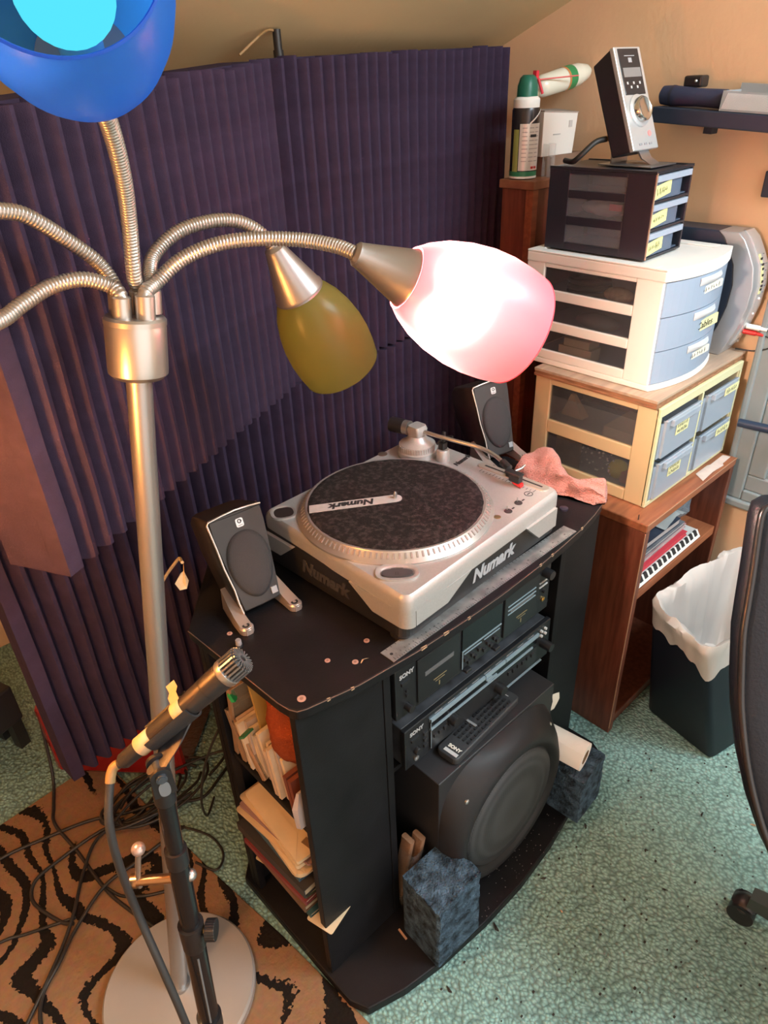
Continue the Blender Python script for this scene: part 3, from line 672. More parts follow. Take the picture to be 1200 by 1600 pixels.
# slipmat (rests on the platter)
mz = TOP+0.018
sm = thing('slipmat', 'dusty black felt slipmat with one silver stripe on the turntable', 'slipmat', (-0.533, 0.224, 0.7952+mz), 2.5)
def matf(u, v):
    r = u*0.1615*(1+(0.006*noise.noise(Vector((math.cos(v*6.283)*9, math.sin(v*6.283)*9, 0)))+0.004*noise.noise(Vector((math.cos(v*6.283)*40, math.sin(v*6.283)*40, 3))) if u > 0.95 else 0)); a = 2*math.pi*v
    x, y = PC[0]+r*math.cos(a), PC[1]+r*math.sin(a)
    return (x, y, 0.0030+0.0006*noise.noise(Vector((x*70, y*70, 0))) if u < 0.99 else 0.0)
felt = mat('dusty_black_felt', (0.018, 0.0175, 0.018), 0.95, col2=(0.075, 0.068, 0.066), vscale=120, bump=0.5, bscale=500, detail=12, spec=0.1)
r_ = felt.node_tree.nodes['Color Ramp'].color_ramp
r_.elements[0].position, r_.elements[1].position = 0.40, 0.62
a_, b_ = tuple(r_.elements[0].color), tuple(r_.elements[1].color)
r_.elements[0].color, r_.elements[1].color = b_, a_
r_.elements[0].position, r_.elements[1].position = 0.46, 0.72
r_.elements[1].color = (0.050, 0.046, 0.045, 1)
felt.node_tree.nodes['Color Ramp'].color_ramp.elements[0].color = (0.016, 0.0155, 0.016, 1)
part('felt_disc', MB().grid(matf, 30, 120), felt, sm, smooth=70)
ang = math.atan2(0.092, -0.132)
xf = Matrix.Translation((*PC, 0.0036)) @ Matrix.Rotation(ang, 4, 'Z')
stripe = MB().prism([(0.158, -0.0125), (0.160, 0.0125), (0.0, 0.0125)]+[(-0.0125*math.sin(R(a)), 0.0125*math.cos(R(a))) for a in range(15, 180, 15)]+[(0.0, -0.0125)], -0.0006, 0.0008, xf)
part('silver_stripe', stripe, mat('silver_felt_print', (0.46, 0.43, 0.42), 0.6, var=0.06, vscale=90), sm)
text('lettering', 'Numark', 0.0245, M['print'], sm, xf @ Matrix.Translation((0.080, 0, 0.0008)), shear=0.25, offset=0.0011)
# ------------------------------------------------------------------ steel ruler
CT = 0.7952
ru = thing('steel_ruler', 'long worn steel ruler lying in front of the turntable', 'ruler', (CX+0.176, CY-0.032, CT), 0.55)
rs = mat('worn_ruler_steel', (0.36, 0.36, 0.36), 0.42, 0.6, var=0.35, vscale=28)
part('ruler_blade', MB().box(0, 0.512, 0.0, 0.030, 0.0002, 0.0016), rs, ru)
tk = MB()
for q in range(100): 
    l = 0.0075 if q % 10 == 0 else (0.005 if q % 5 == 0 else 0.0032)
    tk.box(0.006+q*0.005, 0.0068+q*0.005, 0.0004, l, 0.0016, 0.0018)
    if q % 2: tk.box(0.006+q*0.005, 0.0068+q*0.005, 0.0262, 0.0296, 0.0016, 0.0018)
part('graduation_marks', tk, M['print'], ru)
for q in range(1, 50): text('numeral', str(q), 0.0042, M['print'], ru, basis((0.006+q*0.01, 0.0105, 0.0018), (1, 0, 0), (0, 1, 0)), extrude=0.0001) if q < 12 or q % 4 == 0 else None
part('ruler_hole', MB().lathe([(0.0028, 0.0016), (0.0028, 0.0019)], 14, Matrix.Translation((0.010, 0.015, 0))), M['print'], ru)

# ------------------------------------------------------------------ desktop speakers
spk_body = mat('speaker_black', (0.018, 0.015, 0.015), 0.42)
def speaker(label, loc, rz, lean):
    t = thing('desktop_speaker', label, 'speaker', loc, rz, 'pair of small black speakers on the stereo stand')
    L_ = Matrix.Translation((0, 0, 0.014)) @ Matrix.Rotation(R(lean), 4, 'X') if False else Matrix.Translation((0, 0, 0.014)) @ Matrix.Rotation(R(-lean), 4, 'X')
    Hh = 0.172
    def sec(z, w, d, bow):
        f = [(-w/2, -0.004), (-w/2+0.006, -0.012), (0, -0.012-bow), (w/2-0.006, -0.012), (w/2, -0.004)]
        return [(x, y, z) for x, y in f]+[(w/2-0.004, d, z), (w/2-0.016, d+0.014, z), (-w/2+0.016, d+0.014, z), (-w/2+0.004, d, z)]
    part('speaker_case', MB().loft([sec(0.0, 0.076, 0.060, 0.003), sec(0.03, 0.082, 0.072, 0.004), sec(0.10, 0.096, 0.082, 0.005), sec(Hh-0.012, 0.104, 0.078, 0.005), sec(Hh, 0.098, 0.066, 0.005)], xf=L_), spk_body, t, smooth=40, bevel=0.002)
    # convex cloth grille
    def el(y, k, n=36):
        out = []
        for i in range(n):
            a = 2*math.pi*i/n; s = math.sin(a); c = math.cos(a)
            w = 0.040*k*(1+0.10*s)
            out.append((w*c, y, 0.078+0.062*k*s))
        return out
    part('grille', MB().loft([el(-0.010, 1.0), el(-0.0195, 0.97), el(-0.0225, 0.85), el(-0.0245, 0.5), el(-0.025, 0.05)], xf=L_), M['dark_grille'], t, smooth=60)
    part('front_baffle', MB().loft([[(x*w, -0.0150-0.004*(1-abs(x)), z) for x in (-1, -0.5, 0, 0.5, 1)]+[(x*w, -0.006, z) for x in (1, -1)] for z, w in ((0.004, 0.034), (0.03, 0.037), (0.10, 0.0435), (0.145, 0.047), (0.167, 0.0465))], xf=L_), mat('baffle_black', (0.028, 0.026, 0.027), 0.5), t, smooth=50)
    tr = [(-0.0385, -0.015, 0.000), (-0.0405, -0.0145, 0.020), (-0.0405, -0.014, 0.045), (-0.046, -0.014, 0.085), (-0.0475, -0.014, 0.120), (-0.0510, -0.014, 0.165), (-0.048, -0.014, 0.1695), (-0.025, -0.0165, 0.1725), (0.0, -0.0185, 0.1745), (0.028, -0.0165, 0.1725), (0.049, -0.014, 0.1695)]
    part('silver_trim', MB().tube([L_ @ Vector(p) for p in tr], 0.0021, 8), mat('speaker_trim', (0.62, 0.58, 0.56), 0.25, 0.8), t, smooth=60)
    em = part('emblem', MB().prism(rrect(0.0135, 0.0150, 0.003, 3), -0.0005, 0.0008, L_ @ basis((0.002, -0.0192, 0.152), (1, 0, 0), (0, 0.0, 1))), mat('emblem_white', (0.75, 0.75, 0.78), 0.3, 0.3), t)
    B_ = L_ @ basis((0.002, -0.0201, 0.1545), (1, 0, 0), (0, 0, 1))
    eb = MB().lathe([(0.0038, 0), (0.0038, 0.0003), (0.0022, 0.0003), (0.0022, 0)], 14, B_, cap=False).box(0.0008, 0.0045, -0.0006, 0.0006, 0, 0.0003, B_)
    part('emblem_mark', eb, M['print'], em)
    text('lettering', 'logitech', 0.0030, M['print'], em, L_ @ basis((0.002, -0.0201, 0.1475), (1, 0, 0), (0, 0, 1)), extrude=0.0002)
    part('rating_badge', MB().box(0.020, 0.031, -0.0195, -0.0165, 0.012, 0.024, L_), mat('badge_grey', (0.30, 0.32, 0.35), 0.4), t)
    for s in (-1, 1):
        fo = MB().loft([[(s*0.042+x*0.7, 0.055+y*0.6, 0.012+0.02*0) for x, y in rrect(0.018, 0.024, 0.006, 3)], [(s*0.042+x*0.7, 0.055+y*0.6, 0.040) for x, y in rrect(0.018, 0.024, 0.006, 3)]])
        a = [(s*0.040, 0.045, 0.006, 0.011, 0.042), (s*0.044, 0.020, 0.006, 0.011, 0.030), (s*0.047, -0.012, 0.006, 0.012, 0.018), (s*0.048, -0.035, 0.006, 0.0125, 0.013), (s*0.048, -0.048, 0.004, 0.006, 0.012)]
        part('foot', MB().loft([[(x-w, y, 0.0005), (x+w, y, 0.0005), (x+w*0.8, y, h), (x-w*0.8, y, h)] for x, y, _, w, h in a]).lathe([(0.0125, 0.0005), (0.0125, 0.010), (0.010, 0.0128)], 20, Matrix.Translation((s*0.048, -0.036, 0))), mat('foot_silver', (0.52, 0.44, 0.40), 0.35, 0.6), t, smooth=40)
        part('foot_screw', MB().lathe([(0.0065, 0.0120), (0.0065, 0.0134), (0.003, 0.0134), (0.003, 0.0126)], 16, Matrix.Translation((s*0.048, -0.036, 0))), M['print'], t)
    part('neck', MB().box(-0.026, 0.026, 0.012, 0.070, 0.006, 0.045), spk_body, t, bevel=0.004)
    return t
speaker('small black speaker with silver trim at the left end of the stereo stand', (-0.856, 0.276, CT), -5, 20)
speaker('small black speaker with silver trim behind the turntable tonearm', (-0.135, 0.328, CT), -12, 20)

# ------------------------------------------------------------------ pink cloth
ck = bpy.data.materials.new('pink_terry'); 
M['pink'] = mat('pink_terry', (0.66, 0.25, 0.20), 0.95, spec=0.1, sheen=0.3, var=0.12, vscale=14, bump=0.9, bscale=330)
def cloth():
    nu, nv = 130, 64
    path = spline([(-0.124, 0.255, 0), (-0.130, 0.215, 0), (-0.146, 0.165, 0), (-0.148, 0.120, 0), (-0.136, 0.080, 0), (-0.112, 0.050, 0)], 20)
    mb = MB(); rings = []
    for j in range(nu+1):
        t = j/nu; i = min(int(t*(len(path)-1)), len(path)-2); f = t*(len(path)-1)-i
        c = path[i].lerp(path[i+1], f); d = (path[i+1]-path[i]); d.z = 0; d.normalize(); s = Vector((d.y, -d.x, 0))
        end = min(1, (t/0.07)**0.5, ((1-t)/0.05)**0.5) if 0 < t < 1 else 0.02
        w = (0.034+0.010*math.sin(t*7+0.5))*end+0.003; h = (0.030*(1-t)**0.7+0.020+0.008*math.sin(t*9))*end+0.003
        ring = []
        for k in range(nv):
            a = 2*math.pi*k/nv
            fold = 1+0.20*math.sin(3*a+t*5)+0.10*math.sin(7*a-t*13)
            x = math.cos(a)*w*fold; z = max(0.0, math.sin(a))*h*(1+0.25*math.sin(2.5*a+t*9))+0.002
            p = Vector((c.x, c.y, 0))+s*x+Vector((0, 0, z))
            n = noise.noise_vector(Vector((p.x, p.y, p.z))*32)*0.007+noise.noise_vector(p*75)*0.002
            if z < 0.004: n.z = 0
            p += n; p.z = max(p.z, 0.0006); ring.append(tuple(p))
        rings.append(ring)
    mb.loft(rings); return mb
o = solo('wash_cloth', cloth(), M['pink'], 'crumpled salmon pink cloth at the right end of the stand top', 'cloth', smooth=180)
o.location = (0, 0, CT)

# ------------------------------------------------------------------ bits on the stand top
d = thing('knob_cap', 'small loose grey knob on the left edge of the stand top', 'knob', (CX+0.024, CY+0.176, CT))
part('knob_skirt', MB().lathe([(0.0065, 0), (0.0065, 0.003), (0.0052, 0.005)], 18), M['black_plastic'], d, smooth=40)
part('knob_top', MB().lathe([(0.0052, 0.005), (0.005, 0.013), (0.0042, 0.0145)], 18), mat('grey_knob', (0.25, 0.24, 0.25), 0.4), d, smooth=40)
tan = mat('tan_sticker', (0.42, 0.25, 0.20), 0.7)
for lx, ly, r, lab in ((0.026, 0.011, 0.0068, 'tan round sticker nearest the front left corner of the stand top'), (0.105, 0.046, 0.0046, 'smallest tan round sticker midway to the turntable'),
                       (0.134, 0.012, 0.0052, 'tan round sticker beside the peeled scrap on the stand top'), (0.180, 0.036, 0.005, 'tan round sticker by the end of the ruler'),
                       (0.030, 0.214, 0.0046, 'tan round sticker beside the left speaker foot')):
    t = thing('round_sticker', lab, 'sticker', (CX+lx, CY+ly, CT))
    part('sticker_disc', MB().lathe([(r, 0.0), (r, 0.0008), (r*0.7, 0.0010)], 16), tan, t)
    part('sticker_centre', MB().lathe([(r*0.45, 0.0009), (r*0.45, 0.0013)], 12), mat('brown_dot', (0.25, 0.13, 0.10), 0.7), t)
pk = solo('peeled_scrap', MB().loft([[(-0.008, 0, 0), (-0.002, 0.003, 0.002), (0.006, 0.002, 0)], [(-0.008, -0.002, 0.001), (-0.001, 0.0, 0.003), (0.009, -0.002, 0.001)]], cap=False, closed=False), M['tape'], 'peeled pale scrap on the stand top beside a tan sticker', 'scrap')
pk.location = (CX+0.146, CY+0.004, CT+0.0004)
cap = solo('bottle_cap', MB().lathe([(0.009, 0), (0.009, 0.004), (0.007, 0.005)], 20), mat('violet_black', (0.03, 0.025, 0.04), 0.3), 'small dark round cap beside the right front of the turntable', 'cap', smooth=40)
cap.location = (CX+0.742, CY+0.040, CT)
tp = solo('tape_flag', MB().loft([[(-0.010, -0.006, 0.0), (0.002, -0.008, -0.002), (0.012, 0.0, 0.006)], [(-0.012, 0.004, 0.010), (0.002, 0.004, 0.006), (0.010, 0.006, 0.022)], [(0.004, 0.008, 0.022), (0.010, 0.010, 0.022), (0.014, 0.010, 0.040)]], cap=False, closed=False).tube(spline([(0.012, 0.010, 0.040), (0.02, 0.05, 0.02), (0.0, 0.12, -0.08), (0.02, 0.2, -0.25)]), 0.003, 6),
          M['tape'], 'strip of yellowed tape hanging on a wire left of the left speaker', 'tape')
tp.location = (-0.945, 0.372, 0.843)

# ------------------------------------------------------------------ paper and cases in the open left tower
rng = random.Random(5)
X0 = CX
# upper bay: row of envelopes leaning in their row along y
envc = [(0.52, 0.40, 0.30), (0.62, 0.50, 0.36), (0.45, 0.36, 0.30), (0.68, 0.55, 0.38), (0.58, 0.47, 0.36), (0.40, 0.32, 0.27), (0.70, 0.58, 0.42), (0.62, 0.52, 0.42)]
ems = [mat('envelope_paper', c, 0.85, var=0.08, vscale=40) for c in envc]
names_e = ['first', 'second', 'third', 'fourth', 'fifth', 'sixth', 'seventh', 'eighth', 'ninth', 'tenth', 'eleventh', 'twelfth']
for i in range(12):
    yy = CY+0.196-i*0.0112
    hh = 0.102+rng.uniform(-0.006, 0.012)+0.012*(i in (6, 9)); out = rng.uniform(-0.006, 0.008)
    t = solo('envelope', MB().box(-out, 0.13, -0.0042, 0.0042, 0, hh), ems[i % 8], 'upright paper envelope, %s from the back of the row on the upper side shelf' % names_e[i], 'envelope', 'envelopes filed on the upper side shelf')
    t.location = (X0+0.014, yy, 0.4965); t.rotation_euler = (R(-11), R(rng.uniform(-2, 3)), R(rng.uniform(-3, 3)))
for i, (dy, col, nm) in enumerate(((0.062, (0.16, 0.045, 0.03), 'dark red booklet at the near end of the envelope row'), (0.049, (0.19, 0.05, 0.03), 'rust red booklet behind the pale cone on the upper side shelf'))):
    t = solo('booklet', MB().box(0.0, 0.12, -0.005, 0.005, 0, 0.078), mat('red_card', col, 0.7), nm, 'booklet')
    t.location = (X0+0.010, CY+dy, 0.4935); t.rotation_euler = (R(-10), 0, 0)
t = solo('paper_cone', MB().loft([[(-0.012, 0.0, 0.0), (0.06, 0.003, 0.0), (0.06, -0.009, 0.0), (-0.008, -0.008, 0.0)], [(-0.014, 0.002, 0.05), (0.06, 0.006, 0.05), (0.06, -0.006, 0.05), (-0.008, -0.006, 0.05)], [(0.0, 0.004, 0.078), (0.05, 0.006, 0.08), (0.05, 0.002, 0.08), (0.002, 0.0, 0.078)]]),
         mat('pale_card', (0.42, 0.36, 0.35), 0.7), 'pale folded card at the front end of the upper side shelf', 'card')
t.location = (X0+0.006, CY+0.032, 0.4905)
clearcase = clear('clear_case', (0.35, 0.27, 0.18), 0.55, 0.15)
def case(label, y, hh, lean, rz):
    t = thing('plastic_case', label, 'case', (X0+0.010, CY+y, 0.4935), 0, None, (R(lean), 0, R(rz)))
    w = 0.125
    part('case_shell', MB().box(0, w, -0.005, 0.005, 0, hh), clearcase, t)
    part('case_rim', MB().box(-0.002, 0.002, -0.0055, 0.0055, 0, hh).box(0, w, -0.0055, 0.0055, hh-0.003, hh).box(w-0.003, w, -0.0055, 0.0055, 0, hh), mat('amber_plastic', (0.36, 0.22, 0.13), 0.3), t)
case('tall clear case leaning at the back of the upper side shelf', 0.240, 0.185, 6, 0)
case('clear case leaning against the envelopes', 0.212, 0.120, -14, 4)
case('clear case lying up behind the orange cloth', 0.150, 0.125, -38, 0)
o = solo('green_clip', MB().prism(rrect(0.016, 0.022, 0.004, 3), 0, 0.007), mat('bright_green', (0.02, 0.32, 0.09), 0.4), 'bright green clip on the clear case at the back of the side shelf', 'clip', bevel=0.001)
o.location = (X0+0.012, CY+0.222, 0.655); o.rotation_euler = (R(70), 0, R(40))
o = solo('green_tag', MB().box(-0.014, 0.014, -0.006, 0.006, 0, 0.004), mat('dull_green', (0.03, 0.16, 0.06), 0.5), 'dull green tag lying on top of the envelope row', 'tag')
o.location = (X0+0.004, CY+0.172, 0.603); o.rotation_euler = (R(-30), R(10), R(20))
def rag():
    rings = []
    for j in range(13):
        t = j/12
        ring = []
        for k in range(28):
            a = 2*math.pi*k/28
            w = (0.052-0.022*t)*(1+0.22*math.sin(3*a+2*t)); d = 0.040*(1-0.25*t)*(1+0.2*math.sin(2*a+1+3*t))
            p = Vector((0.050+d*math.cos(a)-0.008*t, 0.085+w*math.sin(a)+0.02*t, 0.604+0.110*t+0.012*math.sin(2*a)*(t > 0.1)))
            p += noise.noise_vector(p*36)*0.009
            ring.append((p.x, p.y, p.z-0.004))
        rings.append(ring)
    return MB().loft(rings)
o = solo('orange_cloth', rag(), mat('orange_felt', (0.24, 0.052, 0.020), 0.95, spec=0.1, bump=0.4, bscale=200), 'rust orange cloth stuffed above the envelopes on the side shelf', 'cloth', smooth=180)
o.location = (X0+0.012, CY, 0)
o = solo('mustard_card', MB().box(0, 0.10, -0.003, 0.003, 0, 0.15), mat('mustard', (0.38, 0.24, 0.06), 0.7), 'mustard card standing behind the orange cloth', 'card')
o.location = (X0+0.03, CY+0.165, 0.5905); o.rotation_euler = (R(-10), 0, 0)
# middle bay: books with a pile of big envelopes on top
bcols = [('dark teal', (0.03, 0.09, 0.10)), ('brown', (0.16, 0.09, 0.05)), ('faded green', (0.06, 0.13, 0.10)), ('maroon', (0.20, 0.035, 0.04)), ('dark olive', (0.06, 0.07, 0.03)), ('black', (0.03, 0.028, 0.028)), ('slate blue', (0.05, 0.11, 0.16))]
z = 0.1965
order = ['lowest', 'second lowest', 'third', 'fourth', 'fifth', 'sixth', 'topmost']
for i, (nm, c) in enumerate(bcols):
    th = 0.013+0.005*(i % 3); ln = 0.215-rng.uniform(0, 0.03)
    t = thing('book', '%s book, %s of the flat pile on the middle side shelf' % (nm, order[i]), 'book', (X0+0.098-0.012*(i % 2)-rng.uniform(0.015, 0.035), CY+0.147+rng.uniform(-0.012, 0.012), z), rng.uniform(-5, 5), 'books piled on the middle side shelf')
    part('cover', MB().box(-0.07, 0.07, -ln/2, ln/2, 0, 0.002).box(-0.07, 0.07, -ln/2, ln/2, th-0.002, th).box(-0.07, -0.067, -ln/2, ln/2, 0.002, th-0.002), mat('book_cover', c, 0.5), t)
    part('pages', MB().box(-0.066, 0.068, -ln/2+0.003, ln/2-0.003, 0.002, th-0.002), mat('page_edge', (0.45, 0.36, 0.24), 0.85), t)
    z += th+0.0006
cream = [mat('cream_envelope', c, 0.8, var=0.05, vscale=25) for c in ((0.70, 0.53, 0.32), (0.62, 0.44, 0.25), (0.74, 0.58, 0.36))]
posn = ['lowest', 'second', 'third', 'fourth', 'fifth', 'topmost']
for i in range(6):
    th = (0.012, 0.006, 0.011, 0.007, 0.006, 0.009)[i]; ln = 0.215-0.004*i
    t = thing('paper_envelope', 'large cream envelope, %s in the pile on the books of the middle side shelf' % posn[i], 'envelope', (X0+0.074-rng.uniform(0.008, 0.022), CY+0.142+rng.uniform(-0.01, 0.01), z), rng.uniform(-7, 7), 'cream envelopes piled on the books')
    ma = cream[i % 3] if i != 3 else mat('mauve_paper', (0.30, 0.17, 0.15), 0.8)
    part('envelope_body', MB().prism(rrect(0.125, ln, 0.006 if i else 0.02, 4), 0, th-0.0014), ma, t)
    part('envelope_flap', MB().prism([(-0.0625, -ln/2+0.004), (-0.0625, ln/2-0.004), (-0.03, ln/2-0.05), (-0.03, -ln/2+0.05)], th-0.0014, th), ma, t)
    z += th+0.0008
t = solo('stamped_label', MB().box(-0.007, 0.007, -0.014, 0.014, 0, 0.0006), mat('dark_stamp', (0.22, 0.13, 0.07), 0.8), 'dark printed label on the top cream envelope', 'label')
t.location = (X0+0.030, CY+0.060, z); t.rotation_euler = (0, 0, R(8))
for i, (y, c, nm) in enumerate(((0.225, (0.62, 0.47, 0.28), 'pale folded leaflet sticking out under the back of the book pile'), (0.050, (0.66, 0.52, 0.34), 'pale leaflet sticking out under the front of the book pile'))):
    t = solo('leaflet', MB().prism(rrect(0.12, 0.06, 0.004, 2), 0, 0.002), mat('leaflet_paper', c, 0.8), nm, 'leaflet')
    t.location = (X0+0.055, CY+y-0.02, 0.1962); t.rotation_euler = (0, R(0), R(15))
# things on the floor of the tower
t = solo('dark_pouch', MB().loft([[(0.03+0.05*x, 0.13+y, 0.0305) for x, y in rrect(1.6, 0.16, 0.05)], [(0.03+0.05*x, 0.13+y*0.95, 0.075) for x, y in rrect(1.7, 0.15, 0.05)], [(0.03+0.03*x, 0.13+y*0.7, 0.095) for x, y in rrect(1.4, 0.15, 0.05)]]), mat('black_cloth', (0.014, 0.013, 0.013), 0.9), 'dark pouch on the lowest side shelf of the stand', 'pouch', smooth=60)
t.location = (X0+0.06, CY, 0)
# ------------------------------------------------------------------ wooden bookcase
wood = mat('red_brown_wood', (0.20, 0.062, 0.034), 0.36, col2=(0.115, 0.032, 0.018), vscale=14, stretch=(6, 6, 0.6), bump=0.05, bscale=60)
woodt = mat('orange_brown_wood', (0.36, 0.125, 0.055), 0.38, col2=(0.24, 0.075, 0.035), vscale=12, stretch=(0.7, 7, 7))
bc = thing('bookcase', 'low red-brown wooden bookcase under the cream drawer unit', 'bookcase', (0, 0, 0))
part('side_panel', MB().box(0, 0.022, 0, 0.42, 0, 0.668), wood, bc, bevel=0.002)
part('side_panel', MB().box(0.437, 0.459, 0, 0.42, 0, 0.668), wood, bc, bevel=0.002)
part('top_panel', MB().box(-0.001, 0.460, -0.002, 0.42, 0.668, 0.690), woodt, bc, bevel=0.003)
part('shelf', MB().box(0.022, 0.437, 0.004, 0.40, 0.455, 0.482), woodt, bc, bevel=0.002)
part('bottom_shelf', MB().box(0.022, 0.437, 0.004, 0.40, 0.030, 0.050), wood, bc, bevel=0.002)
part('kickboard', MB().box(0.022, 0.437, 0.012, 0.03, 0.0, 0.030), wood, bc)
part('back_panel', MB().box(0.022, 0.437, 0.40, 0.412, 0.0, 0.668), mat('dark_backboard', (0.03, 0.014, 0.012), 0.6), bc)
part('worn_edge', MB().box(-0.0006, 0.0016, -0.0008, 0.001, 0.02, 0.665).box(0.0, 0.459, -0.0034, -0.0018, 0.6885, 0.6906), mat('pale_worn_wood', (0.42, 0.22, 0.13), 0.6), bc)
o = solo('paper_strip', MB().prism([(0.278, 0.004), (0.300, 0.034), (0.362, 0.034), (0.372, 0.030), (0.446, 0.031), (0.450, 0.012), (0.40, 0.010), (0.392, 0.004), (0.34, 0.008)], 0.6905, 0.6915), mat('peeling_label', (0.62, 0.50, 0.44), 0.8, var=0.08, vscale=40),
         'torn pale paper strip stuck on the right front of the bookcase top', 'label')
o = solo('nail', MB().cyl((0.010, 0.028, 0.690), (0.010, 0.028, 0.703), 0.0011, n=8), M['print'], 'small dark nail standing in the bookcase top', 'nail')
# magazines, folder and keyboard patterned binder on the shelf
def slab(name, label, cat, x0, x1, y0, y1, z, th, ma, rz=0, pages=None, tilt=0):
    t = thing(name, label, cat, ((x0+x1)/2, (y0+y1)/2, z), 0, None, (0, R(tilt), R(rz)))
    w, d = (x1-x0)/2, (y1-y0)/2
    part('cover', MB().box(-w, w, -d, d, 0, 0.0015).box(-w, w, -d, d, th-0.0015, th).box(-w, -w+0.002, -d, d, 0.0015, th-0.0015), ma, t)
    part('pages', MB().box(-w+0.002, w-0.002, -d+0.002, d-0.002, 0.0015, th-0.0015), pages or mat('magazine_edge', (0.42, 0.38, 0.38), 0.7), t)
    return t
zb = 0.4825
slab('magazine', 'dark magazine at the bottom of the flat pile in the bookcase', 'magazine', 0.026, 0.30, 0.016, 0.25, zb, 0.008, mat('dark_cover', (0.05, 0.05, 0.06), 0.4))
kb = thing('keyboard_binder', 'white binder with a black and white piano key edge in the bookcase', 'binder', (0.030, 0.006, zb+0.0085), 0)
part('binder_body', MB().box(0, 0.318, 0.010, 0.25, 0, 0.018), mat('binder_white', (0.62, 0.62, 0.60), 0.45), kb, bevel=0.002)
part('key_strip', MB().loft([[(0.0, -0.002, 0.0), (0.0, 0.0, 0.002), (0.0, 0.010, 0.0182), (0.0, 0.010, 0)], [(0.318, -0.002, 0.0), (0.318, 0.0, 0.002), (0.318, 0.010, 0.0182), (0.318, 0.010, 0)]]), mat('key_white', (0.80, 0.80, 0.76), 0.35), kb)
for q in range(13):
    x = 0.012+q*0.0235
    part('black_key', MB().loft([[(x, 0.0016, 0.0070), (x+0.014, 0.0016, 0.0070), (x+0.014, 0.0060, 0.0060), (x, 0.0060, 0.0060)], [(x, 0.0086, 0.0186), (x+0.014, 0.0086, 0.0186), (x+0.014, 0.0130, 0.0190), (x, 0.0130, 0.0190)]]), M['print'], kb)
slab('folder', 'bright red folder lying above the piano key binder in the bookcase', 'folder', 0.028, 0.300, 0.022, 0.25, zb+0.0272, 0.012, mat('folder_red', (0.60, 0.055, 0.08), 0.45), 0, mat('folder_red_edge', (0.55, 0.06, 0.08), 0.5))
zz = zb+0.040
for i, (c, th, nm, x1, y0) in enumerate((((0.32, 0.28, 0.24), 0.007, 'beige', 0.28, 0.034), ((0.45, 0.26, 0.27), 0.012, 'pink covered', 0.30, 0.028), ((0.14, 0.15, 0.17), 0.010, 'dark grey', 0.29, 0.030), ((0.035, 0.045, 0.07), 0.018, 'navy', 0.27, 0.036))):
    slab('magazine', '%s magazine lying %s the red folder in the bookcase' % (nm, ['directly on', 'second above', 'third above', 'uppermost above'][i]), 'magazine', 0.027, x1, y0, 0.25, zz, th, mat('magazine_cover', c, 0.35, var=0.3, vscale=20), 2-i)
    zz += th+0.001
pl = solo('crumpled_sleeve', MB().grid(lambda u, v: (0.18+0.115*u, 0.030+0.18*v, 0.004+0.020*(1-abs(2*u-1))+0.010*noise.noise(Vector((u*5, v*5, 1)))), 14, 14), clear('clear_sleeve', (0.65, 0.68, 0.66), 0.35, 0.15), 'crumpled clear plastic sleeve on the magazines in the bookcase', 'sleeve', smooth=60)
pl.location = (0.0, 0.002, zz)
pb = solo('plastic_bag', MB().ball((0.36, 0.14, 0.07), 0.07, 24, 14, (0.95, 1.2, 1.0)), clear('blue_clear_bag', (0.25, 0.32, 0.38), 0.45, 0.2), 'clear bluish plastic bag at the right end of the bookcase shelf', 'bag', smooth=180)
for v in pb.data.vertices: v.co += noise.noise_vector(v.co*30)*0.018; v.co.z = max(v.co.z, 0)
pb.location = (0.0, 0.0, zb)

# ------------------------------------------------------------------ drawer units
def smoky(name, c, a, r=0.25): return clear(name, c, a, r)
smoke = smoky('smoked_plastic', (0.10, 0.095, 0.105), 0.66)
milky = frosted('milky_plastic', (0.42, 0.53, 0.68), (0.36, 0.46, 0.58), 0.30, 0.28)
label_y = mat('yellow_paper_label', (0.72, 0.70, 0.38), 0.7)
label_w = mat('cream_paper_label', (0.76, 0.74, 0.62), 0.7)
def scribble(parent, xf, w, h, seed, rows=1):
    """unreadable handwriting: a few short pen strokes"""
    r = random.Random(seed); mb = MB()
    for k in range(rows):
        x = -w*0.38; yy = 0 if rows == 1 else h*0.22*(1-2*k)
        while x < w*0.36:
            hh = h*r.uniform(0.12, 0.26)/rows**0.5; s = r.uniform(-0.002, 0.002)
            mb.loft([[(x, yy-hh, 0), (x+0.0012, yy-hh, 0), (x+0.0012, yy-hh, 0.0004), (x, yy-hh, 0.0004)], [(x+s, yy+hh, 0), (x+s+0.0012, yy+hh, 0), (x+s+0.0012, yy+hh, 0.0004), (x+s, yy+hh, 0.0004)]], xf=xf)
            mb.loft([[(x, yy-hh, 0), (x, yy-hh+0.001, 0), (x, yy-hh+0.001, 0.0004), (x, yy-hh, 0.0004)], [(x+w*0.05, yy+hh*s*200, 0), (x+w*0.05, yy+hh*s*200+0.001, 0), (x+w*0.05, yy+hh*s*200+0.001, 0.0004), (x+w*0.05, yy+hh*s*200, 0.0004)]], xf=xf)
            x += w*r.uniform(0.08, 0.13)
    return part('handwriting', mb, M['print'], parent)

